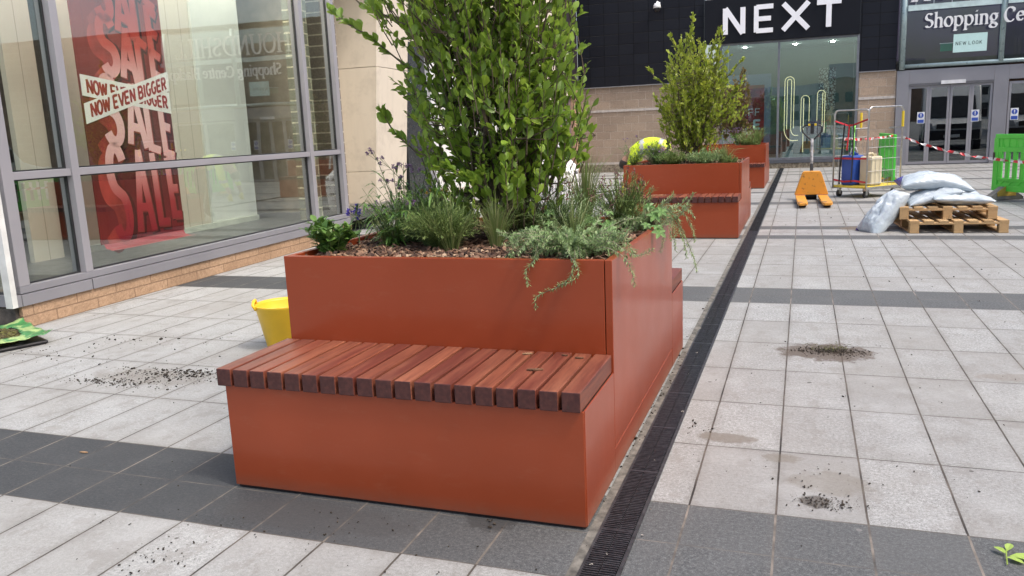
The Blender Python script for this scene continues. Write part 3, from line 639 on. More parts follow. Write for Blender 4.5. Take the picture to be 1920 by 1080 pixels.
# ------------------------------------------------------------------ lettering helpers
def arc(cx, cy, rx, ry, a0, a1, n=10):
    return [(cx+rx*math.cos(R(a0+(a1-a0)*i/n)), cy+ry*math.sin(R(a0+(a1-a0)*i/n))) for i in range(n+1)]
S_PATH = arc(.5,.745,.34,.235,25,180,10)+arc(.5,.745,.34,.235,180,262,5)[1:]+arc(.5,.255,.34,.235,82,0,5)+arc(.5,.255,.34,.235,0,-155,10)[1:]
CAPS = {  # strokes in a unit cell
 'S': [S_PATH], 'A': [[(.02,0),(.5,1)],[(.5,1),(.98,0)],[(.2,.3),(.8,.3)]], 'L': [[(.12,1),(.12,0)],[(.12,.05),(.9,.05)]],
 'E': [[(.12,1),(.12,0)],[(.12,.95),(.9,.95)],[(.12,.5),(.8,.5)],[(.12,.05),(.9,.05)]],
 'N': [[(.1,0),(.1,1)],[(.1,1),(.9,0)],[(.9,0),(.9,1)]], 'X': [[(.05,0),(.95,1)],[(.05,1),(.95,0)]], 'T': [[(.02,.93),(.98,.93)],[(.5,.93),(.5,0)]],
 'O': [arc(.5,.5,.42,.47,0,360,24)], 'W': [[(.02,1),(.25,0)],[(.25,0),(.5,.9)],[(.5,.9),(.75,0)],[(.75,0),(.98,1)]],
 'V': [[(.02,1),(.5,0)],[(.5,0),(.98,1)]], 'B': [[(.12,0),(.12,1)],[(.12,.95),(.5,.95)]+arc(.55,.73,.32,.22,90,-90,8)+[(.12,.51)],[(.12,.51),(.5,.51)]+arc(.57,.28,.34,.23,90,-90,8)+[(.12,.05)]],
 'I': [[(.5,0),(.5,1)]], 'G': [arc(.5,.5,.4,.46,50,330,18)+[(.86,.45),(.55,.45)]], 'R': [[(.12,0),(.12,1)],[(.12,.95),(.5,.95)]+arc(.55,.72,.32,.23,90,-90,8)+[(.12,.49)],[(.5,.49),(.92,0)]],
 'F': [[(.12,1),(.12,0)],[(.12,.95),(.9,.95)],[(.12,.5),(.8,.5)]], 'K': [[(.12,0),(.12,1)],[(.9,1),(.14,.42)],[(.35,.58),(.92,0)]],
 'H': [[(.12,0),(.12,1)],[(.88,0),(.88,1)],[(.12,.5),(.88,.5)]], 'U': [[(.12,1),(.12,.35)]+arc(.5,.35,.38,.33,180,360,10)+[(.88,1)]], 'D': [[(.12,0),(.12,1)],[(.12,.96),(.4,.96)]+arc(.4,.5,.48,.46,90,-90,12)+[(.12,.04)]],
 '0': [arc(.5,.5,.38,.46,0,360,20)], '2': [arc(.5,.7,.36,.28,160,-30,10)+[(.1,.04),(.9,.04)]], 'C': [arc(.5,.5,.42,.46,48,312,18)],
}
def strokes(m, paths, mp, wd, off, th, mat=0, mat2=None):
    """paths in unit cell -> mp(u,v) 2D -> thin plates of thickness th in the plane given by off(p2, depth)"""
    for pi, pa in enumerate(paths):
        th_ = th+.0003*pi if th < .01 else th+.0012*pi
        P = [Vector(mp(*p)) for p in pa]; n = len(P); Lft, Rgt = [], []
        closed = (P[0]-P[-1]).length < 1e-6
        for i, p in enumerate(P):
            a = P[i-1] if i else (P[-2] if closed else p); b = P[i+1] if i < n-1 else (P[1] if closed else p)
            d1 = (p-a); d2 = (b-p)
            if d1.length < 1e-9: d1 = d2
            if d2.length < 1e-9: d2 = d1
            n1 = Vector((-d1.y, d1.x)).normalized(); n2 = Vector((-d2.y, d2.x)).normalized(); nn = (n1+n2)
            nn = nn.normalized() if nn.length > .3 else n1
            k = min(1.5, 1/max(.5, nn.dot(n1))); Lft.append(p+nn*wd*.5*k); Rgt.append(p-nn*wd*.5*k)
        for i in range(n-1):
            q = [Lft[i], Rgt[i], Rgt[i+1], Lft[i+1]]
            base = len(m.v); m.v += [off(x, 0) for x in q]+[off(x, th_) for x in q]
            m.f += [(base+4,base+5,base+6,base+7),(base,base+1,base+5,base+4),(base+2,base+3,base+7,base+6),(base+1,base+2,base+6,base+5),(base+3,base,base+4,base+7)]
            m.m += [mat]+[mat if mat2 is None else mat2]*4
def text_caps(m, s, org, cw, ch, wd, off, th, gap=.18, mat=0, shear=0, slope=0):
    x = 0
    for c in s:
        if c == ' ': x += cw*.55; continue
        w_ = cw*(.42 if c == 'I' else 1.25 if c == 'W' else 1)
        strokes(m, CAPS[c], lambda u, v, x=x, w_=w_: (org[0]+x+u*w_+shear*v*ch, org[1]+v*ch+slope*(x+u*w_)), wd, off, th, mat); x += w_+cw*gap
    return x
# broad-nib serif alphabet: (advance, paths)
ROM = {
 'S': (.62, [arc(.30,.74,.20,.22,35,250,12)+arc(.30,.27,.22,.24,70,-145,12)]), 'h': (.62, [[(.12,1.02),(.12,0)],[(.12,.5),(.25,.66),(.38,.64),(.46,.5),(.46,0)],[(.02,.99),(.12,1.02)],[(.03,0),(.2,0)],[(.38,0),(.55,0)]]),
 'o': (.62, [arc(.30,.33,.23,.33,0,360,20)]), 'p': (.64, [[(.12,.64),(.12,-.3)],[(.02,.62),(.12,.66)],arc(.30,.33,.24,.33,140,-150,16),[(.02,-.3),(.22,-.3)]]),
 'i': (.32, [[(.14,.66),(.14,0)],[(.04,.63),(.14,.66)],[(.04,0),(.24,0)],[(.13,.88),(.16,.93)]]), 'n': (.62, [[(.12,.66),(.12,0)],[(.02,.63),(.12,.66)],[(.12,.5),(.25,.66),(.38,.64),(.46,.5),(.46,0)],[(.03,0),(.2,0)],[(.38,0),(.55,0)]]),
 'g': (.58, [arc(.26,.42,.18,.23,0,360,16),[(.38,.6),(.52,.64)],[(.16,.22),(.12,.1),(.36,.02),(.46,-.1)]+arc(.26,-.14,.21,.15,10,-300,12)]), ' ': (.3, []),
 'C': (.74, [arc(.38,.5,.31,.48,48,315,18),[(.60,.86),(.60,.70)]]), 'e': (.56, [[(.08,.36),(.46,.40)]+arc(.27,.36,.20,.30,10,320,14)]), 't': (.38, [[(.16,.86),(.16,.12),(.22,.0),(.36,.05)],[(.03,.64),(.34,.64)]]),
 'r': (.44, [[(.12,.66),(.12,0)],[(.02,.63),(.12,.66)],[(.12,.48),(.26,.64),(.38,.62)],[(.03,0),(.22,0)]]), 'B': (.66, [[(.14,0),(.14,1)],[(.04,1),(.3,1)]+arc(.32,.76,.17,.23,90,-90,8)+[(.14,.53)],[(.3,.53)]+arc(.34,.27,.22,.26,90,-90,8)+[(.04,0)]]),
 'l': (.3, [[(.13,1.02),(.13,0)],[(.03,.99),(.13,1.02)],[(.04,0),(.24,0)]]), 'a': (.54, [[(.1,.56),(.22,.66),(.36,.6),(.38,.1),(.48,.02)],arc(.23,.18,.15,.18,50,360,12)]), 'c': (.5, [arc(.28,.33,.21,.33,45,320,14)]),
 'k': (.58, [[(.12,1.02),(.12,0)],[(.02,.99),(.12,1.02)],[(.44,.64),(.14,.32)],[(.22,.4),(.5,0)],[(.03,0),(.2,0)]]), 
 'H': (.84, [[(.16,0),(.16,1)],[(.66,0),(.66,1)],[(.16,.52),(.66,.52)],[(.05,0),(.27,0)],[(.55,0),(.77,0)],[(.05,1),(.27,1)],[(.55,1),(.77,1)]]), 'O': (.84, [arc(.41,.5,.34,.5,0,360,22)]),
 'U': (.82, [[(.16,1),(.16,.35)]+arc(.40,.3,.24,.3,180,360,10)+[(.64,1)],[(.05,1),(.27,1)],[(.53,1),(.75,1)]]), 'N': (.84, [[(.16,0),(.16,1),(.66,0),(.66,1)],[(.06,0),(.26,0)],[(.56,1),(.76,1)]]), 'D': (.84, [[(.16,0),(.16,1)],[(.05,1),(.36,1)]+arc(.36,.5,.38,.5,90,-90,12)+[(.05,0)]]),
 'I': (.4, [[(.2,0),(.2,1)],[(.08,0),(.32,0)],[(.08,1),(.32,1)]]), 'L': (.66, [[(.16,1),(.16,0)],[(.05,1),(.28,1)],[(.05,0),(.58,0),(.6,.2)]]),
}
def text_roman(m, s, org, hgt, off, th, nib=.11):
    x = org[0]; nx, ny = math.cos(R(28))*nib*.5, math.sin(R(28))*nib*.5
    for c in s:
        adv, paths = ROM[c]
        for pa in paths:
            for a, b in zip(pa[:-1], pa[1:]):
                for kk, (ux, uy) in enumerate(((nx, ny), (-.022, .036))):
                    q = [(a[0]+ux,a[1]+uy),(a[0]-ux,a[1]-uy),(b[0]-ux,b[1]-uy),(b[0]+ux,b[1]+uy)]
                    ar = (q[1][0]-q[0][0])*(q[2][1]-q[0][1])-(q[2][0]-q[0][0])*(q[1][1]-q[0][1])
                    if abs(ar) < 1e-6: continue
                    Q = [off(Vector((x+p[0]*hgt, org[1]+p[1]*hgt)), t_) for t_ in (0, th+.001*kk+.0002*(len(m.v) % 7)) for p in q]; k = len(m.v); m.v += Q
                    m.f += [(k+4,k+5,k+6,k+7),(k,k+1,k+5,k+4),(k+1,k+2,k+6,k+5),(k+2,k+3,k+7,k+6),(k+3,k,k+4,k+7)]; m.m += [0]*5
        x += adv*hgt
    return x

# ------------------------------------------------------------------ glazed shop on the left
BLK1 = m_blocks('buff_blockwork', .44, .09, (.45, .30, .19), (.36, .23, .14), (.26, .17, .11), 'YZ', .005, .010, oz=.0)
lb = thing('corner_shop', 'shop with grey framed glass front along the left side', 'shop', (-5.11, 2.17, 0), R(2.5))
def LBX(n, boxes, mat, bevel=0, parent=lb):
    m = MB()
    for a, b in boxes: m.box(a, b)
    return m.build(n, mat, parent, bevel=bevel)
SE = 5.29
LBX('stone_plinth', [((-.30, -.10, -.02), (.035, SE+.05, .175))], BLK1)
LBX('stone_plinth', [((-6, -.135, -.02), (.0, -.10, .165))], plain('grimy_stone', (.10, .085, .07), .9, var=.4, nscale=9, bump=.01))
LBX('fascia_panel', [((-.1, -.10, .177), (.055, .605, .268)), ((-.1, .615, .177), (.055, SE, .268)), ((-5, -.14, .177), (.05, -.102, .27))], ALU, .002)
LBX('sill_frame', [((-.08, -.10, .274), (.045, SE, .33))], ALU, .003)
LBX('transom', [((-.08, .65, 1.153), (.032, 4.40, 1.213)), ((-.08, .0, 1.153), (.032, .57, 1.213)), ((-.08, 4.48, 1.153), (.032, 5.20, 1.213))], ALUL, .003)
for s0, s1 in ((-.10, .0), (.57, .65), (4.40, 4.48), (5.20, 5.29)):
    LBX('mullion', [((-.10, s0, .331), (.045, s1, 4.2))], ALUL, .004)
LBX('corner_post', [((-.02, -.19, .178), (.05, -.142, 4.2))], plain('pale_corner_post', (.62, .62, .60), .4))
for s0, s1 in ((.0, .57), (.65, 4.40), (4.48, 5.20)):
    for z0_, z1_ in ((.33, 1.153), (1.213, 4.2)):
        m = MB(); m.box((-.035, s0+.012, z0_+.012), (-.027, s1-.012, z1_-.012)); gp = m.build('window_pane', GLASS, lb)
        e = MB(); 
        for a, b in (((s0, z0_), (s0+.012, z1_)), ((s1-.012, z0_), (s1, z1_)), ((s0+.012, z0_), (s1-.012, z0_+.012)), ((s0+.012, z1_-.012), (s1-.012, z1_))):
            e.box((-.045, a[0], a[1]), (-.016, b[0], b[1]))
        e.build('rubber_gasket', ALUD, gp)
m = MB(); m.box((-4.5, -.17, .33), (-.05, -.162, 4.2)); m.build('window_pane', GLASS, lb)
LBX('mullion', [((-2.2, -.2, .2), (-2.1, -.13, 4.2))], ALUL, .004); LBX('mullion', [((-4.6, -.2, .2), (-4.5, -.13, 4.2))], ALUL, .004)
LBX('roof_fascia', [((-8, -.30, 4.2), (.12, SE+.1, 4.95))], plain('shop_fascia', (.30, .30, .31), .5))
LBX('floor', [((-8, -.1, .18), (-.10, 9.5, .29))], plain('shop_floor', (.075, .075, .075), .35, var=.2))
LBX('ceiling', [((-8, -.1, 4.0), (-.12, 9.5, 4.15))], plain('shop_ceiling', (.6, .6, .58), .8))
BEI = plain('beige_panelling', (.56, .47, .35), .6, var=.04); 
t = NT('ribbed_beige'); sp = t.n('ShaderNodeSeparateXYZ'); t.L(t.obj(), sp.inputs[0])
f = t.math('LESS_THAN', t.math('FRACT', t.math('DIVIDE', sp.outputs[1], .24)), .03); t.L(t.mix(f, (.52, .47, .39), (.28, .25, .2)), t.b.inputs['Base Color']); t.b.inputs['Roughness'].default_value = .6; RIB = t.mat
LBX('display_panel', [((-1.32, -.1, .29), (-1.26, .90, 4.0)), ((-1.32, 1.26, .29), (-1.26, 1.62, 4.0)), ((-1.34, 1.92, .29), (-1.28, 4.02, 4.0))], RIB)
LBX('display_panel', [((-1.7, 4.02, .29), (-1.25, 5.0, 4.0))], plain('pale_panelling', (.56, .57, .52), .6, var=.03))
LBX('inner_wall', [((-3.0, -.1, .29), (-2.9, 9.4, 4.0))], plain('dark_shop_interior', (.07, .065, .06), .7, var=.3, nscale=1.5))
LBX('skirting', [((-1.25, 1.93, .29), (-1.22, 5.0, .36))], plain('pale_skirting', (.5, .52, .44), .5))
LBX('brick_pier', [((-.5, 4.9, .29), (-.30, 5.17, 4.0))], m_blocks('glazed_brick_pier', .145, .145, (.30, .29, .22), (.25, .24, .18), (.75, .68, .50), 'YZ', .010, .004))
LBX('brick_pier', [((-.5, SE+.01, 0), (-.02, SE+.14, 4.2))], m_blocks('outer_brick_pier', .16, .145, (.27, .22, .17), (.22, .18, .14), (.62, .54, .42), 'YZ', .010, .004))
LBX('end_wall', [((-8, 9.4, 0), (-.5, 9.5, 4.2))], plain('end_wall_stone', (.3, .27, .22), .9))
for s_ in (.4, 1.8, 3.2, 4.6):
    m = MB(); m.box((-1.0, s_-.45, 3.93), (-.62, s_+.45, 3.99)); m.build('added_ceiling_light', plain('fill_diffuser', (.9, .9, .85), .5, emit=((1, .93, .82), 14)), lb)  # lights added above the view to brighten the shop interior

# hanging sale banner just inside the glass (a flat printed object)
bn = thing('sale_banner', 'tall hanging red banner printed SALE behind the left shop window', 'banner', (-5.107, 2.10, 0), R(2.5)); bn.scale = (1, .96, 1)
t = NT('red_banner_print'); sp = t.n('ShaderNodeSeparateXYZ'); t.L(t.obj(), sp.inputs[0])
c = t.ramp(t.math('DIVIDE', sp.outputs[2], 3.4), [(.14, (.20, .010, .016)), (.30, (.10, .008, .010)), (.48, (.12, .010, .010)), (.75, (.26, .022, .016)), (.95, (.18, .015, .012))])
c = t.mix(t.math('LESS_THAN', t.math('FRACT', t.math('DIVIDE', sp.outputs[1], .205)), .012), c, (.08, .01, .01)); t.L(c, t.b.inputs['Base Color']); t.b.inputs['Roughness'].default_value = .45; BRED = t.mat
t = NT('sale_letter_face'); sp = t.n('ShaderNodeSeparateXYZ'); t.L(t.obj(), sp.inputs[0])
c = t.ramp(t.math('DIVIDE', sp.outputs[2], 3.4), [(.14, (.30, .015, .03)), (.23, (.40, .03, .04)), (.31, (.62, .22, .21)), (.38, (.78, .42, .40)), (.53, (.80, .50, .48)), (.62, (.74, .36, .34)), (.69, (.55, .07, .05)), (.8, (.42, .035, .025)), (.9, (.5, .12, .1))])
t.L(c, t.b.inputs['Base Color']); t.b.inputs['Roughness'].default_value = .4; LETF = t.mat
EXT = plain('letter_side_red', (.34, .045, .04), .5, var=.4, nscale=3); EXL = plain('letter_side_light', (.36, .045, .035), .5, var=.5, nscale=3.2, c2=(.10, .008, .010)); MAR = plain('letter_shadow', (.055, .008, .008), .6)
BX = -.52
m = MB(); m.box((BX-.012, 1.49, .45), (BX, 2.74, 3.75)); 
cur = [(BX, .45), (BX+.02, .41), (BX+.09, .392), (BX+.17, .40)]
for a, b in zip(cur[:-1], cur[1:]): m.quad([(a[0],1.52,a[1]),(a[0],2.72,a[1]),(b[0],2.72,b[1]),(b[0],1.52,b[1])], 1)
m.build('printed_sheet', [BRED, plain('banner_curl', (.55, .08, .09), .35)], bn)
off = lambda d0: (lambda p, d: (BX+d0+d, p.x, p.y))
def quadmap(c): # c: bl, br, tr, tl
    return lambda u, v: tuple((c[0][i]*(1-u)+c[1][i]*u)*(1-v)+(c[3][i]*(1-u)+c[2][i]*u)*v for i in (0, 1))
rows = [  # per letter: (bl, br, tr, tl) in (along, height)
 [((1.68,.47),(1.96,.46),(1.96,1.38),(1.68,1.40)), ((2.04,.52),(2.26,.50),(2.22,1.33),(2.08,1.34)), ((2.35,.54),(2.53,.53),(2.50,1.28),(2.33,1.30)), ((2.58,.60),(2.73,.59),(2.73,1.23),(2.55,1.24))],
 [((1.72,1.42),(2.0,1.40),(1.98,2.02),(1.70,2.06)), ((2.06,1.40),(2.30,1.35),(2.24,1.98),(2.10,2.0)), ((2.34,1.33),(2.52,1.28),(2.50,1.93),(2.32,1.96)), ((2.56,1.27),(2.73,1.22),(2.72,1.86),(2.54,1.9))],
 [((1.80,2.08),(2.06,2.08),(2.05,2.60),(1.78,2.62)), ((2.08,2.05),(2.28,1.98),(2.24,2.50),(2.13,2.56)), ((2.32,1.96),(2.48,1.90),(2.47,2.38),(2.31,2.46)), ((2.52,1.88),(2.66,1.84),(2.66,2.30),(2.51,2.36))],
 [((1.80,2.62),(2.06,2.58),(2.04,3.08),(1.78,3.14)), ((2.08,2.50),(2.30,2.44),(2.24,2.95),(2.13,3.0)), ((2.32,2.42),(2.48,2.34),(2.47,2.85),(2.31,2.92)), ((2.52,2.32),(2.68,2.24),(2.68,2.72),(2.51,2.8))],
 [((1.80,3.12),(2.06,3.08),(2.04,3.58),(1.78,3.62)), ((2.08,3.0),(2.30,2.94),(2.24,3.45),(2.13,3.5)), ((2.32,2.92),(2.48,2.84),(2.47,3.35),(2.31,3.42)), ((2.52,2.82),(2.68,2.74),(2.68,3.22),(2.51,3.3))]]
face = MB(); side = MB(); shadow = MB()
for row in rows:
    for ch, cc in zip('SALE', row):
        mp = quadmap(cc); wd = .105 if ch == 'S' else .082
        strokes(shadow, CAPS[ch], lambda u, v, mp=mp: (mp(u, v)[0]+.03, mp(u, v)[1]-.03), wd*1.5, off(.0006), .0004)
        if ch == 'S':
            for k in range(10): strokes(side, CAPS[ch], lambda u, v, mp=mp, k=k: (mp(u, v)[0]-.011*(10-k), mp(u, v)[1]-.009*(10-k)), wd*1.0, off(.0012+.0002*k), .0002, 1)
        else:
            for k in range(2): strokes(side, CAPS[ch], lambda u, v, mp=mp, k=k: (mp(u, v)[0]+.008*(2-k), mp(u, v)[1]-.008*(2-k)), wd*1.05, off(.0012+.0002*k), .0002, 0)
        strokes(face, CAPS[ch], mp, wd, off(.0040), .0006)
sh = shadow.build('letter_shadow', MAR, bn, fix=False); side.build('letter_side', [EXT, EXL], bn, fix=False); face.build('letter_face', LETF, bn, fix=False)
WP = plain('white_band_print', (.80, .77, .72), .5, var=.02); RP = plain('red_band_print', (.33, .015, .02), .5)
def band(c, d0, s, org, slope, ln):
    m = MB(); m.prism([(c[0][0], c[0][1]), (c[1][0], c[1][1]), (c[2][0], c[2][1]), (c[3][0], c[3][1])], 0, BX+d0, BX+d0+.001)
    o = m.build('white_band', WP, bn); q = MB()
    text_caps(q, s, org, ln, .125, .026, off(d0+.0014), .0006, gap=.16, slope=slope); q.build('band_text', RP, o, fix=False)
band([(1.50,1.86),(2.74,1.70),(2.74,1.92),(1.50,2.055)], .006, 'NOW EVEN BIGGER', (1.57, 1.885), -.118, .0715)
band([(1.50,1.595),(2.75,1.94),(2.75,2.14),(1.50,1.785)], .009, 'NOW EVEN BIGGER', (1.58, 1.66), .262, .0715)

# ------------------------------------------------------------------ arcade buildings beyond on the left
CREAM = NT('cream_stone'); _o = CREAM.obj(); _c = CREAM.mix(CREAM.ramp(CREAM.noise(_o, 3, 6, .7), [(.5, 0.0), (.75, .5)]), (.60, .53, .43), (.36, .31, .25))
_c = CREAM.mix(CREAM.ramp(CREAM.noise(CREAM.scale(_o, (5, 5, .5)), 1, 4), [(.5, 0.0), (.8, .35)]), _c, (.42, .37, .30)); CREAM.L(_c, CREAM.b.inputs['Base Color']); CREAM.b.inputs['Roughness'].default_value = .8; CREAM = CREAM.mat
pl = thing('stone_pillar', 'tapering cream stone pillar beyond the left shop window', 'pillar', (0, 0, 0))
def taper(m, z0_, z1_, g=.006):
    def xs(z): return -7.2, -5.945+.083*(z-.2)
    a0, b0 = xs(z0_); a1, b1 = xs(z1_)
    P = [(a0,9.4,z0_),(b0,9.4,z0_),(b0-.11,10.72,z0_),(a0-.11,10.72,z0_),(a1,9.4,z1_),(b1,9.4,z1_),(b1-.11,10.72,z1_),(a1-.11,10.72,z1_)]
    n = len(m.v); m.v += P
    for q in ((0,3,2,1),(4,5,6,7),(0,1,5,4),(1,2,6,5),(2,3,7,6),(3,0,4,7)): m.f.append(tuple(n+i for i in q)); m.m.append(0)
for a, b in ((.20, .805), (.812, 2.46), (2.467, 4.1), (4.107, 5.6)):
    m = MB(); taper(m, a, b); m.build('stone_panel', CREAM, pl, bevel=.004)
m = MB(); m.box((-7.1, 9.44, .09), (-6.0, 10.66, .198)); m.build('base_course', CREAM, pl)
m = MB(); m.box((-7.15, 9.43, 0), (-5.97, 10.7, .088)); m.build('dark_base', plain('dark_base_stone', (.02,.02,.02), .6), pl)
ar = thing('arcade_building', 'cream arcade building with shopfronts behind the left pillar', 'building', (0, 0, 0))
def ABX(n, boxes, mat, parent=ar, bevel=0):
    m = MB()
    for a, b in boxes: m.box(a, b)
    return m.build(n, mat, parent, bevel=bevel)
ABX('upper_wall', [((-9, 8.05, 4.2), (-6.45, 22.3, 6.5)), ((-9, 10.8, 3.0), (-6.06, 17.6, 6.5))], CREAM)
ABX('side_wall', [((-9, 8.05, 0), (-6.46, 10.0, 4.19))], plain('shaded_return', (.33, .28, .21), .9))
ABX('dark_window', [((-6.2, 10.80, 0), (-6.0, 11.7, 3.0))], plain('dark_shopfront', (.035, .038, .042), .25))
ABX('window_frame', [((-6.2, 11.7, 0), (-5.9, 11.86, 3.0)), ((-6.2, 14.4, 0), (-5.95, 14.5, 3.0))], plain('white_frame', (.7, .7, .7), .4), bevel=.005)
ABX('shop_window', [((-6.15, 11.86, .25), (-6.1, 14.4, 3.0)), ((-6.15, 14.5, .25), (-6.1, 17.6, 3.0))], plain('bright_reflection', (.72, .71, .68), .3, var=.1))  # pale colour paints the bright reflections in this glazing
ABX('stall_riser', [((-6.18, 11.86, 0), (-6.05, 17.6, .249))], plain('riser', (.5, .45, .38), .7))
ABX('stone_wall', [((-9, 17.6, 0), (-5.8, 19.68, 6.5)), ((-9, 19.68, 2.3), (-5.8, 21.57, 2.52))], CREAM)
ABX('cladding', [((-9, 19.69, 2.525), (-5.79, 22.05, 6.5))], plain('dark_cladding_side', (.028, .020, .026), .5))
ABX('pilaster', [((-9, 21.57, 0), (-5.79, 22.08, 2.52))], m_blocks('sunlit_stone', .5, .245, (.55, .36, .24), (.45, .29, .19), (.40, .3, .22), 'YZ', .006, .006))  # orange tone carries the warm sunlight on this face
dm = plain('mauve_door', (.17, .13, .135), .5, var=.05)
for a, b in ((19.70, 20.62), (20.63, 21.56)):
    q = MB(); q.box((-5.95, a, .02), (-5.9, b, 2.29)); d_ = q.build('door', dm, ar, bevel=.004)
    q = MB(); q.box((-5.899, (a+b)/2-.12, 1.28), (-5.893, (a+b)/2+.12, 1.62)); n_ = q.build('door_notice', plain('notice_white', (.7,.7,.7), .5), d_)
    q = MB(); q.box((-5.8925, (a+b)/2-.09, 1.31), (-5.890, (a+b)/2+.09, 1.43)); q.box((-5.8925, (a+b)/2-.09, 1.46), (-5.890, (a+b)/2+.09, 1.59)); q.build('notice_symbol', plain('notice_dark', (.05,.05,.06), .5), n_)

# ------------------------------------------------------------------ shopping centre across the far end
YF = 22.1
sc_ = thing('shopping_centre', 'dark clad shopping centre closing the far end of the square', 'shopping centre', (0, 0, 0))
def F(n, boxes, mat, parent=sc_, bevel=0):
    m = MB()
    for a, b in boxes: m.box(a, b)
    return m.build(n, mat, parent, bevel=bevel)
BLK2 = m_blocks('brown_blockwork', .43, .228, (.42, .33, .25), (.33, .26, .20), (.52, .44, .36), 'XZ', .009, .010, ox=.1, oz=-.30)
BLK3 = m_blocks('lighter_blockwork', .43, .228, (.50, .38, .28), (.39, .30, .22), (.52, .44, .36), 'XZ', .009, .010, ox=.05, oz=-.30)
t = NT('dark_rainscreen'); sp = t.n('ShaderNodeSeparateXYZ'); t.L(t.obj(), sp.inputs[0]); cb = t.n('ShaderNodeCombineXYZ'); t.L(t.math('ADD', sp.outputs[0], .12), cb.inputs[0]); t.L(t.math('ADD', sp.outputs[2], -.125), cb.inputs[1])
b = t.n('ShaderNodeTexBrick'); t.L(cb.outputs[0], b.inputs['Vector']); b.offset = 0; b.inputs['Scale'].default_value = 1; b.inputs['Brick Width'].default_value = .44; b.inputs['Row Height'].default_value = .3
b.inputs['Mortar Size'].default_value = .007; b.inputs['Color1'].default_value = (.013, .015, .021, 1); b.inputs['Color2'].default_value = (.010, .011, .016, 1); b.inputs['Mortar'].default_value = (.003, .003, .004, 1)
t.L(b.outputs['Color'], t.b.inputs['Base Color']); t.b.inputs['Roughness'].default_value = .45; t.b.inputs['Specular IOR Level'].default_value = .15; t.bump(t.math('SUBTRACT', 1.0, b.outputs['Fac']), .01); CLAD = t.mat
F('block_wall', [((-5.78, YF, 0), (-1.6, YF+.3, 2.515))], BLK2)
F('wall_coping', [((-5.78, YF-.02, 1.795), (-1.6, YF-.002, 1.865)), ((-5.78, YF-.02, .235), (-1.6, YF-.002, .30)), ((2.06, YF-.04, 1.795), (2.98, YF-.022, 1.865))], plain('pale_band', (.50, .46, .42), .8, var=.15, nscale=12))
F('rough_base', [((-5.78, YF-.06, 0), (-1.6, YF-.022, .234)), ((-1.6, YF-.08, 0), (2.06, YF+.2, .14))], plain('rough_stone_base', (.26, .22, .16), .95, var=.4, nscale=18, bump=.02, bscale=25))
F('cladding', [((-5.78, YF-.05, 2.54), (-2.06, YF+.3, 5.1)), ((2.04, YF-.05, 2.54), (2.96, YF+.3, 5.1)), ((-5.78, YF-.05, 5.1), (9.5, YF+.3, 5.25))], CLAD)
F('cladding_trim', [((-5.78, YF-.07, 2.517), (-2.06, YF, 2.538)), ((2.05, YF-.07, 2.517), (2.96, YF, 2.538))], plain('trim_grey', (.25, .25, .26), .5))
F('block_pier', [((2.06, YF-.02, 0), (2.98, YF+.3, 2.515))], BLK3)
F('sign_pale_head', [((-2.0, YF-.04, 4.74), (2.04, YF+.1, 5.09))], plain('pale_head', (.5, .5, .47), .6))
sg = F('shop_sign', [((-2.04, YF-.16, 3.53), (2.03, YF+.02, 4.735))], plain('sign_black', (.006, .007, .011), .5, var=.05, spec=.2), bevel=.004)
offY = lambda y0: (lambda p, d: (p.x, y0-d, p.y))
m = MB(); 
for ch, (a, b) in zip('NEXT', ((-1.52, -.93), (-.70, -.13), (.04, .76), (.92, 1.56))):
    strokes(m, CAPS[ch], quadmap(((a, 3.76), (b, 3.76), (b, 4.46), (a, 4.46))), .135 if ch != 'E' else .125, offY(YF-.165), .04)
m.build('sign_letters', plain('sign_white', (.85, .85, .87), .4, var=.02), sg, fix=False)
# shop window
F('window_frame', [((-1.62, YF-.05, .24), (-1.55, YF+.06, 3.53)), ((-.05, YF-.05, .30), (.01, YF+.06, 3.47)), ((1.98, YF-.05, .24), (2.05, YF+.06, 3.53)), ((-1.55, YF-.05, .24), (1.98, YF+.08, .30)), ((-1.55, YF-.05, 3.47), (1.98, YF+.06, 3.53))], plain('steel_frame', (.19, .2, .22), .4, .4), bevel=.004)
F('window_sill', [((-1.62, YF-.10, .145), (2.05, YF+.06, .238))], plain('dark_sill', (.10, .105, .12), .45, .2), bevel=.004)
for a, b in ((-1.55, -.05), (.01, 1.98)):
    m = MB(); m.box((a, YF-.004, .30), (b, YF+.004, 3.47)); m.build('window_pane', GLASS2, sc_)
F('shop_interior', [((-1.6, YF+2.6, 0), (2.05, YF+2.7, 3.6)), ((-1.7, YF+.32, 0), (-1.62, YF+2.7, 3.6)), ((2.06, YF+.32, 0), (2.12, YF+2.7, 3.6))], plain('shop_back_teal', (.13, .20, .20), .6, var=.1, nscale=1))
F('display_floor', [((-1.6, YF+.09, .2), (2.05, YF+2.6, .30))], plain('display_floor', (.35, .37, .36), .5)); F('shop_ceiling', [((-1.6, YF+.09, 3.48), (2.05, YF+2.6, 3.6))], plain('shop_ceiling2', (.45, .48, .48), .7))
for xx in (-1.0, .4, 1.4):
    q = MB(); q.lathe([(.05, 0), (.05, -.02), (0, -.02)], (xx, YF+1.0, 3.478), 14); q.build('added_display_light', plain('fill_spot', (.9, .9, .85), .5, emit=((1, .93, .82), 150)), sc_)  # spots added to brighten the poster and window display
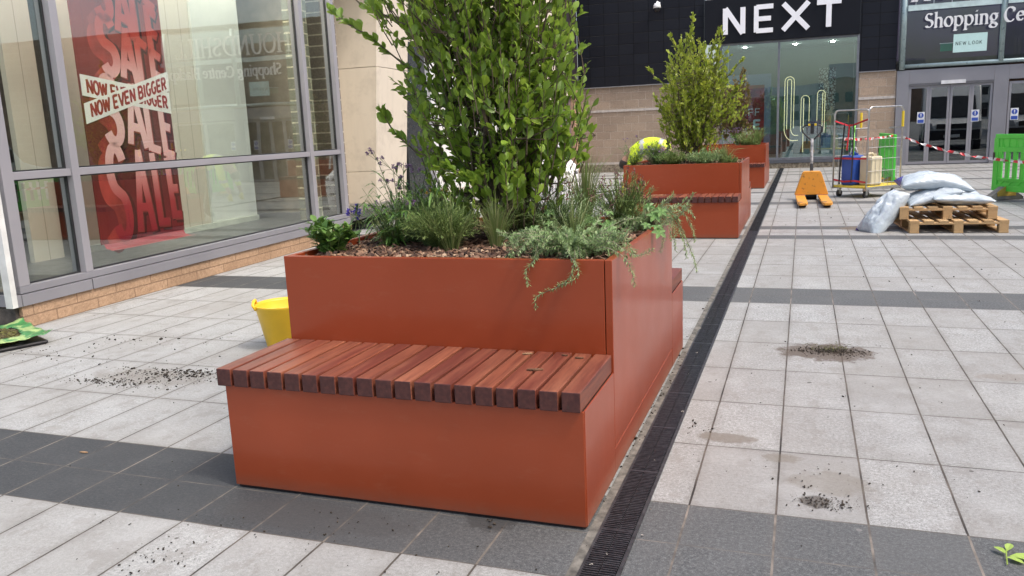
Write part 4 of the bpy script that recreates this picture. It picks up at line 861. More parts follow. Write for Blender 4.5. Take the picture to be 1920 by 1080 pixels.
# entrance doors and glazing above
F('door_frame', [((2.99, YF-.06, 0), (3.30, YF+.12, 2.50)), ((5.28, YF-.06, 0), (5.62, YF+.12, 2.50)), ((3.30, YF-.06, 2.14), (5.28, YF+.12, 2.50)), ((5.62, YF-.06, 2.14), (8.0, YF+.12, 2.50)), ((8.0, YF-.06, 0), (8.4, YF+.12, 2.50))], ALU, bevel=.006)
F('door_track', [((3.30, YF-.07, 2.08), (5.28, YF-.01, 2.138)), ((3.30, YF-.03, 0.002), (5.28, YF+.05, .03))], plain('track_dark', (.12, .12, .13), .4))
F('sensor_bar', [((4.05, YF-.14, 2.10), (4.62, YF-.072, 2.19))], plain('sensor_white', (.75, .75, .75), .4))
def leafdoor(a, b):
    q = MB(); fr = .055
    for (p, r_) in (((a, .03), (a+fr, 2.08)), ((b-fr, .03), (b, 2.08)), ((a+fr, .03), (b-fr, .09)), ((a+fr, 2.02), (b-fr, 2.08))): q.box((p[0], YF-.02, p[1]), (r_[0], YF+.03, r_[1]))
    d_ = q.build('door', ALUL, sc_, bevel=.003); q = MB(); q.box((a+fr, YF+.0, .09), (b-fr, YF+.008, 2.02)); q.build('door_pane', GLASSD, d_); return d_
ds = [leafdoor(3.305, 3.79), leafdoor(3.795, 4.285), leafdoor(4.295, 4.785), leafdoor(4.79, 5.275), leafdoor(5.64, 6.8), leafdoor(6.81, 7.98)]
NB = plain('notice_blue', (.03, .08, .38), .5, var=.03)
for d_, xx in ((ds[0], 3.62), (ds[3], 4.90), (ds[4], 5.80)):
    q = MB(); q.box((xx-.09, YF-.026, 1.10), (xx+.09, YF-.021, 1.40)); n_ = q.build('safety_notice', plain('notice_paper', (.8, .8, .8), .5), d_)
    q = MB(); ci = arc(xx, 1.31, .068, .068, 0, 345, 23); q.prism([(p[0], p[1]) for p in ci], 1, YF-.030, YF-.027); q.box((xx-.075, YF-.030, 1.115), (xx+.075, YF-.027, 1.20)); q.build('notice_print', NB, n_)
    q = MB(); q.box((xx-.010, YF-.033, 1.295), (xx+.010, YF-.0305, 1.36)); q.box((xx-.010, YF-.033, 1.262), (xx+.010, YF-.0305, 1.28)); q.build('notice_symbol', WHITE, n_)
m = MB(); m.box((3.0, YF+.02, 2.56), (8.0, YF+.03, 5.1)); m.build('upper_glazing', m_glass('upper_glass', (.8, .85, .86), .8), sc_)
TUB = plain('blue_grey_tube', (.33, .42, .42), .3, .3, var=.08)
m = MB(); m.tube([(3.10, YF-.06, 2.52), (3.10, YF-.06, 5.1)], .07, k=14); m.build('glazing_post', TUB, sc_, smooth=True, fix=False); m = MB(); m.tube([(5.40, YF-.06, 2.6), (5.40, YF-.06, 5.1)], .065, k=14); m.build('glazing_post', TUB, sc_, smooth=True, fix=False); m = MB(); m.tube([(8.0, YF-.06, 2.6), (8.0, YF-.06, 5.1)], .065, k=14)
m.build('glazing_post', TUB, sc_, smooth=True, fix=False)
m = MB(); m.tube([(3.14, YF-.05, 2.60), (8.0, YF-.05, 2.60)], .05, k=12); m.build('glazing_rail', TUB, sc_, smooth=True, fix=False)
bm_ = F('sign_beam', [((3.18, YF-.14, 4.0), (5.33, YF-.10, 4.14)), ((5.47, YF-.14, 4.0), (8.2, YF-.10, 4.14))], plain('pale_beam', (.55, .68, .66), .4))
m = MB()
for i in range(12): m.box((3.35+i*.42, YF-.125, 4.14), (3.365+i*.42, YF-.11, 4.24))
m.build('letter_support', STEEL, bm_)
m = MB(); text_roman(m, 'HOUNDSHILL', (3.22, 4.24), .60, offY(YF-.13), .03, .13); m.build('sign_letters', WHITE, bm_, fix=False)
m = MB(); text_roman(m, 'Shopping Centre Blackpool', (3.57, 3.54), .365, offY(YF-.16), .03, .17); m.build('sign_letters', WHITE, sc_, fix=False)
# seen through the upper glazing
F('entrance_interior', [((2.9, YF+4.0, 0), (9.5, YF+4.1, 5.1))], plain('purple_interior', (.035, .022, .06), .6, var=.5, nscale=.9, c2=(.03, .03, .03)))
F('mall_ceiling', [((2.9, YF+.12, 2.66), (9.5, YF+3.9, 2.76))], plain('mall_soffit', (.05, .045, .04), .6)); F('mall_floor', [((2.9, YF+.12, 0), (9.5, YF+3.9, .01))], plain('mall_floor', (.18, .17, .16), .3)); F('side_column', [((5.9, YF+1.2, 0), (6.4, YF+1.5, 2.6))], plain('wood_panel', (.22, .10, .05), .5))
nl_ = F('hanging_sign', [((4.33, YF+.20, 2.90), (5.11, YF+.23, 3.36))], plain('pale_sign', (.62, .72, .70), .5, var=.03, emit=((.75, .9, .86), .35)))
m = MB(); text_caps(m, 'NEW LOOK', (4.38, 3.08), .062, .085, .013, offY(YF+.198), .003, gap=.35); m.build('sign_letters', plain('sign_dark', (.06, .09, .09), .5), nl_, fix=False)
q = MB(); q.box((4.03, YF+.21, 2.95), (4.31, YF+.24, 3.14)); ex = q.build('exit_sign', plain('exit_green', (.02, .22, .14), .4), sc_); q = MB(); q.box((4.01, YF+.215, 3.141), (4.32, YF+.235, 3.16)); q.build('sign_rail', WHITE, ex)
for xx in (3.65, 4.4, 5.3):
    q = MB(); q.lathe([(.06, 0), (.055, -.012), (.0, -.012)], (xx, YF+1.2, 2.66), 14); q.build('downlight', plain('downlight_lit', (.9,.8,.6), .5, emit=((1, .9, .7), 8)), sc_)
F('right_wall', [((8.4, YF-.05, 0), (16, YF+.3, 5.25))], BLK3)

# things in and on the far shopfront
pp = thing('sale_poster', 'red poster on a pale board reading OFF SALE in the far shop window', 'poster', (0, 0, 0))
q = MB(); q.box((-1.52, YF+.14, .5), (-.22, YF+.15, 2.65)); q.build('backing_board', plain('lilac_board', (.30, .33, .44), .6), pp)
q = MB(); q.box((-1.5, YF+.125, .62), (-.40, YF+.135, 2.35)); q.build('poster_sheet', plain('poster_red', (.42, .02, .03), .5, var=.4, nscale=5, c2=(.16, .02, .03)), pp)
q = MB(); text_caps(q, 'OFF', (-1.02, 1.50), .155, .20, .022, offY(YF+.124), .003, gap=.18); text_caps(q, 'SALE', (-1.42, 1.12), .21, .26, .058, offY(YF+.124), .003, gap=.16); q.build('poster_text', WHITE, pp, fix=False)
nc = thing('neon_cactus', 'warm white neon tube cactus standing in the far shop window', 'neon light', (0, 0, 0))
NEO = plain('neon_tube', (.9, .8, .5), .4, emit=((1.0, .74, .40), .9)); q = MB(); YN = YF+.4
def U(x, r_, z0_, z1_): return [(x-r_, YN, z0_)]+[(p[0], YN, p[1]) for p in arc(x, z1_-r_, r_, r_, 180, 0, 10)]+[(x+r_, YN, z0_)]
for rr in (.055, .125):
    q.tube([(.27-rr, YN, 1.05+(.125-rr)*.3)]+U(.27, rr, 1.1, 2.54-(.125-rr))[0:], .009, k=6)
q.tube([(.145, YN, 1.1)]+[(p[0], YN, p[1]) for p in arc(.395, 1.1, .25, .35, 180, 265, 8)]+[(.53, YN, .76)], .009, k=6); q.tube([(.325, YN, 1.1)]+[(p[0], YN, p[1]) for p in arc(.45, 1.1, .125, .2, 180, 265, 8)]+[(.53, YN, .9)], .009, k=6)
q.tube(U(.70, .11, 1.0, 2.0), .009, k=6); q.tube([(.66, YN, .42), (.66, YN, 1.93)], .010, k=6); q.tube(U(1.12, .10, .95, 2.12), .009, k=6); q.tube([(1.16, YN, .95), (1.16, YN, 2.05)], .009, k=6)
q.build('neon_tube', NEO, nc, smooth=True, fix=False)
pn = thing('patterned_panel', 'tall black and white patterned panel hanging in the far shop window', 'panel', (0, 0, 0))
t = NT('monochrome_pattern'); v_ = t.n('ShaderNodeTexVoronoi', feature='DISTANCE_TO_EDGE'); v_.inputs['Scale'].default_value = 13; t.L(t.obj(), v_.inputs['Vector']); t.L(t.ramp(v_.outputs['Distance'], [(.08, (.03,.03,.03)), (.13, (.6,.62,.6))]), t.b.inputs['Base Color'])
q = MB(); q.box((1.05, YF+.9, 1.55), (1.50, YF+.93, 2.75)); q.build('panel_sheet', t.mat, pn)
mq = thing('shop_mannequin', 'headless mannequin in a beige patterned top in the far shop window', 'mannequin', (1.42, YF+.75, .30))
q = MB(); q.lathe([(.0, .02), (.12, .0), (.12, .02), (.015, .04), (.015, .55), (.0, .56)], (0, 0, 0), 16); q.build('stand', STEEL, mq, smooth=True)
q = MB(); q.lathe([(.13, .50), (.155, .62), (.12, .82), (.15, 1.0), (.18, 1.14), (.13, 1.24), (.045, 1.28), (.04, 1.36), (0, 1.37)], (0, 0, 0), 20); q.build('torso', plain('beige_patterned_top', (.42, .33, .25), .7, var=.5, nscale=9, c2=(.08, .14, .11)), mq, smooth=True)
bp_ = thing('purple_backpack', 'purple ribbed bag beside the neon cactus in far window', 'bag', (.95, YF+.35, .86))
q = MB()
for k in range(7): q.tube([(-.17+k*.057, 0, .04), (-.17+k*.057+.01, -.03, .22), (-.13+k*.045, 0, .42)], [.03, .035, .02], k=8)
q.build('bag_body', plain('purple_fabric', (.11, .04, .12), .7), bp_, smooth=True); q = MB(); q.tube([(-.05, 0, .42), (-.03, 0, .5), (.04, 0, .5), (.06, 0, .42)], .01, k=6); q.build('bag_handle', plain('purple_fabric2', (.15, .06, .16), .7), bp_)
pd = thing('display_plinth', 'low pale display boxes along the far shop window floor', 'display box', (1.0, YF+.5, .30))
q = MB()
for x in (-.8, -.35, .15, .55): q.box((x, -.1, 0), (x+.2, .1, .22+.06*math.sin(x*9)))
q.box((.2, -.05, 0), (.75, .4, .5)); q.build('display_box', plain('pale_box', (.5, .5, .48), .6, var=.2, nscale=2), pd, bevel=.006)
cc = thing('security_camera', 'white dome security camera on the dark cladding', 'camera', (-3.35, YF-.05, 4.66))
q = MB(); q.box((-.06, -.02, .0), (.06, 0, .16)); q.tube([(0, 0, .12), (0, -.14, .14), (0, -.22, .08)], .035, k=10); q.build('bracket', WHITE, cc, bevel=.004)
q = MB(); q.lathe([(.0, .12), (.07, .10), (.10, .04), (.11, -.03), (.0, -.035)], (0, -.22, 0), 20); q.build('housing', WHITE, cc, smooth=True); q = MB(); q.lathe([(.09, -.036), (.085, -.08), (.05, -.13), (0, -.145)], (0, -.22, 0), 20); q.build('dome', BLACK, cc, smooth=True)

# ------------------------------------------------------------------ surroundings outside the frame (seen in reflections)
SUR = m_blocks('street_brick', .45, .15, (.42, .32, .25), (.36, .28, .22), (.4, .36, .32), 'YZ', .01, .003)
rb = thing('street_terrace', 'pale rendered terrace of shops beyond the right edge', 'building', (14, 0, 0))
q = MB(); q.box((0, -22, 0), (8, 19, 7.5)); q.build('wall', plain('render_pale', (.20, .185, .17), .8, var=.15, nscale=.7), rb)
q = MB(); q.box((-.15, -22, 7.5), (8, 19, 7.8)); q.build('cornice', plain('cornice_pale', (.55,.52,.47), .7), rb)
for k in range(10):
    y_ = -19+k*3.8
    q = MB(); q.box((-.03, y_, .5), (-.005, y_+2.6, 2.8)); q.build('shop_window', plain('street_dark_glass', (.04, .05, .055), .1), rb)
    for j in range(2): q = MB(); q.box((-.03, y_+.3+j*1.4, 4.4), (-.005, y_+1.2+j*1.4, 6.1)); q.build('window', plain('street_dark_glass', (.04, .05, .055), .1), rb)
hts = [(-48, 18, 8), (-29, 15, 10.5), (-13, 17, 7.5), (5, 16, 11), (22, 20, 9)]
for k, (xx, ww, hh) in enumerate(hts):
    b_ = thing('street_house', ['red brick', 'cream rendered', 'grey stone', 'brown brick', 'white painted'][k]+' street house with pitched roof behind the viewer', 'house', (xx, -115, 0))
    q = MB(); q.box((0, -8, 0), (ww-.3, 0, hh*.75)); q.build('wall', plain('street_wall%d' % k, [(.3,.15,.1),(.55,.48,.38),(.3,.3,.29),(.25,.17,.12),(.6,.6,.58)][k], .8, var=.2, nscale=.8), b_)
    q = MB(); q.prism([(-8, hh*.75), (0.2, hh*.75), (-4, hh)], 0, -.1, ww-.2); q.build('roof', plain('slate_roof', (.08, .085, .095), .7, var=.2), b_)
    for j in range(int(ww//2.4)):
        for z_ in (1.2, 4.0):
            q = MB(); q.box((.6+j*2.2, .003, z_), (1.7+j*2.2, .04, z_+1.5)); q.build('window', plain('street_dark_glass', (.04, .05, .055), .1), b_)

# ------------------------------------------------------------------ pallets and compost bags
PINE = NT('pallet_pine'); _o = PINE.obj(); _g = PINE.n('ShaderNodeNewGeometry').outputs['Random Per Island']
_c = PINE.ramp(_g, [(0, (.36, .22, .10)), (.5, (.50, .33, .16)), (1, (.42, .28, .14))]); _c = PINE.mix(PINE.ramp(PINE.noise(_o, 22, 6, .7), [(.5, 0.0), (.75, .5)]), _c, (.20, .12, .06))
PINE.L(_c, PINE.b.inputs['Base Color']); PINE.b.inputs['Roughness'].default_value = .8; PINE = PINE.mat
def pallet(label, loc, rz, w_=1.02, l_=1.12):
    t = thing('wooden_pallet', label, 'pallet', loc, rz, 'wooden pallets under the bags')
    q = MB(); n = 7
    for i in range(n):
        x = i*(w_-.10)/(n-1); q.box((x, 0, .122), (x+.10, l_, .144))
    q.build('deck_boards', PINE, t, bevel=.002)
    q = MB()
    for y_ in (0, l_/2-.05, l_-.1): q.box((0, y_+.001, .100), (w_, y_+.10, .1215))
    q.build('stringer_boards', PINE, t, bevel=.002)
    for x in (0, w_/2-.05, w_-.10):
        for y_ in (0, l_/2-.05, l_-.1):
            q = MB(); q.box((x+.002, y_+.002, .020), (x+.098, y_+.098, .0995)); q.build('block', PINE, t, bevel=.003)
    q = MB()
    for x in (0, w_/2-.05, w_-.1): q.box((x, 0, .0), (x+.10, l_, .0195))
    q.build('base_boards', PINE, t, bevel=.002)
    return t
pallet('lower wooden pallet standing on the paving under the bags', (1.86, 7.86, .002), R(4))
pallet('upper wooden pallet carrying the pale compost bags', (1.76, 8.02, .147), R(1.5))
BAGM = NT('pale_bag_plastic'); _o = BAGM.obj(); sp = BAGM.n('ShaderNodeSeparateXYZ'); BAGM.L(_o, sp.inputs[0])
_c = BAGM.mix(BAGM.noise(_o, 5, 3), (.36, .43, .48), (.50, .55, .58))
_pu = BAGM.math('MULTIPLY', BAGM.math('GREATER_THAN', BAGM.math('ADD', BAGM.math('ABSOLUTE', sp.outputs[0]), BAGM.math('MULTIPLY', sp.outputs[1], .35)), .36), BAGM.math('LESS_THAN', sp.outputs[2], .05))
_c = BAGM.mix(_pu, _c, (.09, .07, .28))
_tx = BAGM.math('MULTIPLY', BAGM.math('GREATER_THAN', BAGM.math('FRACT', BAGM.math('MULTIPLY', sp.outputs[0], 14)), .62), BAGM.math('LESS_THAN', BAGM.math('ABSOLUTE', sp.outputs[1]), .15))
_tx = BAGM.math('MULTIPLY', _tx, BAGM.math('MULTIPLY', BAGM.math('GREATER_THAN', BAGM.noise(BAGM.scale(_o, (30, 55, 1)), 1, 2), .5), BAGM.math('GREATER_THAN', sp.outputs[2], .03)))
_c = BAGM.mix(BAGM.math('MULTIPLY', _tx, .35), _c, (.33, .36, .46)); BAGM.L(_c, BAGM.b.inputs['Base Color']); BAGM.b.inputs['Roughness'].default_value = .24
BAGM.bump(BAGM.noise(BAGM.scale(_o, (6, 14, 10)), 1, 5, .55), .024); BAGM = BAGM.mat
from mathutils import noise as mnoise
def sack(label, loc, rot, L_=.72, W_=.42, T=.16, seed=1, mat=BAGM, cat='bag', name='compost_bag', sag=0, group='compost bags on the pallets', wr=.02, pinch=0):
    t = None; nu, nv = 48, 32; q = MB(); V = {}
    for sgn in (1, -1):
        for i in range(nu+1):
            for j in range(nv+1):
                u, v = i/nu*2-1, j/nv*2-1
                if sgn == -1 and (i in (0, nu) or j in (0, nv)): V[(sgn, i, j)] = V[(1, i, j)]; continue
                k = max(0, (1-abs(u)**3.2))*max(0, (1-abs(v)**2.6)); th = T*.5*k**.55
                ww = 1-.08*(1-abs(u))-pinch*max(0, u); ll = 1-.05*(1-v*v)
                x, y_ = u*L_*.5*(.95+.05*abs(v)), v*W_*.5*ww*(1-.10*(1-u*u))*1.05
                n_ = mnoise.fractal(Vector((u*2.2+seed*7, v*4, sgn*2+seed)), 1, 2, 4)
                edge = min(1-abs(u), 1-abs(v)); z = sgn*th*(1+.0*n_)+n_*wr*(.3+k)-sag*u*u
                z += .006*math.sin(v*22+seed)*max(0, 1-edge*5)
                V[(sgn, i, j)] = len(q.v); q.v.append((x, y_, z))
    for sgn in (1, -1):
        for i in range(nu):
            for j in range(nv):
                f = (V[(sgn,i,j)], V[(sgn,i+1,j)], V[(sgn,i+1,j+1)], V[(sgn,i,j+1)]); q.f.append(f if sgn == 1 else f[::-1]); q.m.append(0)
    o = q.build(name, mat, None, smooth=True, fix=False); o.location = loc; o.rotation_euler = [R(a) for a in rot]; tag(o, label, cat, group); return o
sack('flat compost bag lowest on the upper pallet, purple corner showing', (2.42, 8.30, .36), (0, 3, 6), .66, .46, .13, 2)
sack('compost bag wedged under the top one, near the pallet front', (2.12, 8.32, .40), (8, -14, 10), .62, .42, .14, 3)
sack('compost bag at the rear of the heap on the upper pallet', (2.35, 8.72, .42), (0, 8, -5), .7, .42, .16, 5)
sack('plump compost bag lying on top of the heap', (2.16, 8.42, .565), (6, 5, 8), .80, .44, .20, 4, sag=.06)
sack('compost bag slumped off the pallets onto the paving', (1.60, 8.12, .215), (12, -48, 25), .66, .36, .26, 6, pinch=.3, wr=.03)

# ------------------------------------------------------------------ pallet truck
tr = thing('pallet_truck', 'yellow hand pallet truck with looped black handle', 'pallet truck', (.82, 12.25, 0), R(2))
YEL = NT('worn_yellow_paint'); _o = YEL.obj(); _c = YEL.mix(YEL.ramp(YEL.noise(_o, 14, 6, .75), [(.56, 0.0), (.66, .8)]), (.62, .27, .03), (.14, .07, .03)); YEL.L(_c, YEL.b.inputs['Base Color']); YEL.b.inputs['Roughness'].default_value = .45; YEL = YEL.mat
q = MB(); q.prism([(-.27, .09), (.27, .09), (.25, .16), (.15, .46), (.13, .485), (-.13, .485), (-.15, .46), (-.25, .16)], 1, -.06, .10); q.build('body', YEL, tr, bevel=.012)
for sx in (-1, 1):
    q = MB(); xc = sx*.18
    P = [(xc-.075, -.02), (xc+.075, -.02), (xc+.075, -1.35), (xc+.05, -1.47), (xc-.05, -1.47), (xc-.075, -1.35)]
    q.prism([(p[0], p[1]) for p in P], 2, .045, .085); f_ = q.build('fork', YEL, tr, bevel=.006)
    q = MB(); q.prism([(xc-.045+.045*math.cos(R(a))*1.0, -1.3+.05*math.sin(R(a))) for a in range(0, 360, 30)], 2, .0853, .088); q.build('fork_opening', plain('fork_recess', (.10,.08,.06), .7), f_)
    q = MB(); q.tube([(xc-.05, -1.25, .038), (xc+.05, -1.25, .038)], .036, k=12); q.build('load_roller', BLACK, f_, smooth=False)
q = MB(); q.tube([(-.09, .12, .09), (.09, .12, .09)], .088, k=18); q.build('steering_wheel', BLACK, tr)
q = MB(); q.tube([(0, .10, .40), (0, .16, .60)], .028, k=10); q.build('tiller_base', BLACK, tr)
q = MB(); q.tube([(0, .16, .60), (0, .22, 1.02)], .024, k=10); q.build('tiller_arm', plain('grey_tiller_label', (.45, .45, .46), .5, var=.5, nscale=12), tr)
q = MB(); lp = [(0, .22, .98), (-.06, .235, 1.04), (-.15, .25, 1.13), (-.165, .26, 1.20), (-.12, .265, 1.245), (-.05, .267, 1.25), (.05, .267, 1.25), (.12, .265, 1.245), (.165, .26, 1.20), (.15, .25, 1.13), (.06, .235, 1.04), (0, .22, .98)]
q.tube(lp, .013, k=8); q.build('handle_loop', BLACK, tr, smooth=True)
q = MB(); q.box((-.028, .245, 1.10), (.028, .285, 1.28)); q.build('control_head', BLACK, tr, bevel=.008)
for sx in (-1, 1):
    q = MB(); q.box((sx*.05-.018, .25, 1.235), (sx*.05+.018, .285, 1.272)); q.build('yellow_button', plain('yellow_plastic', (.75, .55, .03), .4), tr, bevel=.004)

# ------------------------------------------------------------------ roll cage and contents
cx_, cy_, ca = 1.68, 12.32, R(46)
rc = thing('roll_cage', 'steel roll cage trolley on castors with yellow base', 'roll cage', (cx_, cy_, 0), ca)
def rcw(x, y_): return (cx_+x*math.cos(ca)-y_*math.sin(ca), cy_+x*math.sin(ca)+y_*math.cos(ca))
CW, CL = .82, .70   # x along right side, y along the left side
YB = plain('yellow_base', (.72, .55, .06), .5, var=.15, nscale=8)
q = MB(); q.box((0, 0, .165), (CW, CL, .205)); q.build('base', YB, rc, bevel=.012)
q = MB(); q.box((-.012, -.02, .145), (CW+.01, -.003, .19)); q.box((-.012, CL+.003, .145), (CW+.01, CL+.02, .19)); q.build('base_rail', STEEL, rc, bevel=.003)
def loop(p0, p1, h, r_=.014, rad=.08):
    p0 = Vector((*p0, .17)); p1 = Vector((*p1, .17)); d = (p1-p0).normalized(); L_ = (p1-p0).length; P = [p0]
    for a in range(0, 91, 15): P.append(p0+d*(rad-rad*math.cos(R(a)))+UP*(h-.17-rad+rad*math.sin(R(a))))
    for a in range(90, -1, -15): P.append(p0+d*(L_-rad+rad*math.cos(R(a)))+UP*(h-.17-rad+rad*math.sin(R(a))))
    P.append(p1); q = MB(); q.tube(P, r_, k=10); return q
loop((0, 0), (CW, 0), 1.50).build('side_frame', STEEL, rc, smooth=True, fix=False); loop((0, CL), (CW, CL), 1.47).build('side_frame', STEEL, rc, smooth=True, fix=False)
loop((0, 0), (0, CL), 1.47, .010, .06).build('end_frame', STEEL, rc, smooth=True, fix=False)
q = MB()
for k in range(1, 8): q.tube([(CW*k/8, 0, .2), (CW*k/8, 0, .98 if k > 2 else 1.0)], .0035, k=5)
for z_ in (.25, .45, .65, .84, .98): q.tube([(0, 0, z_), (CW, 0, z_)], .0038, k=5)
q.build('side_mesh', STEEL, rc, fix=False)
q = MB()
for k in range(1, 7): q.tube([(CW*k/7, CL, .2), (CW*k/7, CL, 1.0)], .0035, k=5)
for z_ in (.4, .7, 1.0): q.tube([(0, CL, z_), (CW, CL, z_)], .0038, k=5)
q.build('side_mesh', STEEL, rc, fix=False)
q = MB(); q.box((CW-.3, .005, 1.14), (CW-.02, .03, 1.165)); q.tube([(CW*.55, CL, 1.15), (CW, CL, 1.15)], .01, k=6); q.build('cross_bar', STEEL, rc)
for (x, y_) in ((CW, 0), (CW-.18, CL)):
    q = MB(); q.tube([(x, y_, 1.16), (x, y_, 1.42)], .021, k=10); q.build('yellow_sleeve', plain('yellow_plastic', (.75, .55, .03), .4), rc)
for (x, y_) in ((.08, .07), (CW-.08, .07), (.08, CL-.07), (CW-.08, CL-.07)):
    q = MB(); q.box((x-.03, y_-.025, .12), (x+.03, y_+.025, .163)); q.box((x-.028, y_-.022, .05), (x+.02, y_-.018, .13)); q.box((x-.028, y_+.018, .05), (x+.02, y_+.022, .13)); ca_ = q.build('castor', STEEL, rc)
    q = MB(); q.tube([(x, y_-.016, .062), (x, y_+.016, .062)], .060, k=20); q.build('castor_wheel', BLACK, ca_)
def jerry(label, p, w_, d_, h, mat, rz, name='jerrycan'):
    t = thing(name, label, 'container', (*rcw(*p), .207), rz); q = MB(); q.box((-w_/2, -d_/2, 0), (w_/2, d_/2, h*.9)); q.build('body', mat, t, bevel=.035, seg=4, smooth=False)
    q = MB(); q.tube([(-w_*.3, 0, h*.88), (-w_*.25, 0, h*.98), (w_*.1, 0, h*.98), (w_*.2, 0, h*.9)], .02, k=8); q.build('handle', mat, t, smooth=True); q = MB(); q.lathe([(0, .05), (.03, .05), (.03, 0)], (w_*.3, 0, h*.88), 14); q.build('cap', mat, t); return t
jerry('blue plastic jerrycan standing in the roll cage', (.15, .42), .28, .26, .56, plain('blue_plastic', (.02, .07, .33), .4, var=.1), ca)
jerry('cream plastic jerrycan standing in the roll cage', (.26, .14), .28, .25, .54, plain('cream_plastic', (.62, .55, .38), .45, var=.06), ca)
def strap(label, pts, mat, w_=.03, name='ratchet_strap'):
    q = MB(); P = [Vector((*rcw(p[0], p[1]), p[2])) for p in pts]
    for a, b in zip(P[:-1], P[1:]):
        d = (b-a).normalized(); s = d.cross(Vector((math.sin(R(30)), -math.cos(R(30)), 0))).normalized()*w_*.5; n_ = d.cross(s).normalized()*.0015
        k = len(q.v); q.v += [tuple(x) for x in (a-s-n_, a+s-n_, a+s+n_, a-s+n_, b-s-n_, b+s-n_, b+s+n_, b-s+n_)]
        q.f += [(k,k+1,k+2,k+3),(k+4,k+7,k+6,k+5),(k,k+4,k+5,k+1),(k+1,k+5,k+6,k+2),(k+2,k+6,k+7,k+3),(k+3,k+7,k+4,k)]; q.m += [0]*6
    return tag(q.build(name, mat, None), label, 'strap')
REDS = plain('red_strap', (.50, .02, .03), .6); BLKS = plain('black_strap', (.015, .015, .016), .7)
strap('upper red strap sagging across the roll cage opening', [(0, CL, 1.30), (-.01, .5, 1.24), (-.02, .4, 1.215), (-.02, .3, 1.215), (-.01, .2, 1.25), (0, 0, 1.31)], REDS)
strap('middle red strap across the roll cage opening', [(0, CL, .66), (-.01, .45, .665), (-.01, .2, .66), (0, 0, .665)], REDS)
strap('low red strap tied round the jerrycans', [(0, CL, .30), (-.02, .45, .27), (-.02, .25, .29), (0, 0, .27)], REDS)
strap('long black strap hanging from the red strap inside roll cage', [(-.02, .47, 1.24), (-.02, .50, .9), (-.02, .54, .5), (-.02, .55, .22)], BLKS)
strap('second black strap hanging over the blue jerrycan', [(-.02, .28, 1.23), (-.02, .28, .9), (-.02, .29, .45), (-.02, .30, .25)], BLKS, .022)
strap('folded red strap end dangling in the roll cage', [(-.03, .36, 1.22), (-.03, .38, 1.0), (-.03, .40, .80)], REDS, .025)
q = MB(); q.tube([(0, 0, .0), (0.0, .0, .5)], .014, k=8); q.tube([(0, 0, .5), (.0, .01, .62)], .02, k=8)
gt = thing('green_handled_tool', 'lime green handled tool standing in the roll cage', 'tool', (*rcw(.05, .33), .6)); q.build('handle', plain('lime_plastic', (.18, .62, .05), .4), gt, smooth=True)
q = MB(); q.tube([(-.05, 0, .12), (-.03, 0, .22), (.03, 0, .25), (.07, 0, .15)], .012, k=6); q.build('grey_hook', plain('hook_grey', (.55,.56,.58), .4), gt, smooth=True)

# ------------------------------------------------------------------ green barriers and tape
GRN = plain('green_barrier_plastic', (.09, .62, .06), .38, var=.06, nscale=3)
def barrier(label, loc, rz):
    t = thing('pedestrian_barrier', label, 'barrier', loc, rz, 'green pedestrian barriers'); Lb, z0_, z1_ = 2.0, .13, 1.0
    q = MB()
    q.box((.0, -.02, z0_+.08), (.10, .02, z1_-.06)); q.box((Lb-.10, -.02, z0_+.08), (Lb, .02, z1_-.06)); q.box((.02, -.022, z1_-.07), (Lb-.02, .022, z1_)); q.box((.0, -.022, z0_), (Lb, .022, z0_+.09))
    q.box((.10, -.018, .73), (Lb-.10, .018, .80)); q.box((.10, -.018, .29), (Lb-.10, .018, .33)); q.box((.10, -.010, .80), (.17, .010, z1_-.07)); 
    n = 12; sp_ = (Lb-.2)/n
    for i in range(n): q.box((.10+i*sp_, -.014, .33), (.10+i*sp_+sp_*.5, .014, .73))
    for i in range(n): 
        xx = .17+i*sp_*.93; q.prism([(xx, .80), (xx+sp_*.25, .80), (xx+sp_*.12, .86)], 1, -.010, .010); q.prism([(xx+sp_*.2, z1_-.07), (xx+sp_*.93, z1_-.07), (xx+sp_*.9, .80), (xx+sp_*.35, .80)], 1, -.010, .010)
    for i in range(10): q.prism([(.12+i*.18, z0_+.09), (.17+i*.18, z0_+.09), (.26+i*.18, .29), (.21+i*.18, .29)], 1, -.012, .012)
    q.box((.10, -.006, z0_+.09), (Lb-.10, .006, .29)); q.box((.10, -.004, .80), (Lb-.10, .004, z1_-.07))
    q.build('panel', GRN, t, bevel=.005)
    q = MB(); q.box((.0, -.03, .60), (.035, .03, .72)); q.build('hinge_clip', BLACK, t)
    for x in (.25, Lb-.3):
        q = MB(); q.prism([(-.30, 0), (.30, 0), (.30, .04), (.06, .20), (-.06, .20), (-.30, .04)], 0, x-.06, x+.06); f_ = q.build('foot', [plain('grey_rubber_foot', (.20, .19, .17), .85, var=.3, nscale=8)], t, bevel=.012)
        q = MB(); q.prism([(-.16, .125), (.0, .226), (.16, .125), (.16, .06), (-.16, .06)], 0, x+.061, x+.066); q.build('yellow_patch', plain('faded_yellow', (.45, .30, .05), .7), f_)
    return t
barrier('green plastic barrier at the right edge beyond the bags', (3.50, 12.15, 0), R(-62))
b2 = copy_tree([o for o in bpy.data.objects if o.get('category') == 'barrier'][0]); b2.location = (2.18, 16.3, 0); b2.rotation_euler.z = R(-87); b2['label'] = 'green plastic barrier seen end-on behind the roll cage'
TAPE = [plain('tape_white', (.78, .76, .74), .4), plain('tape_red', (.62, .03, .04), .4)]
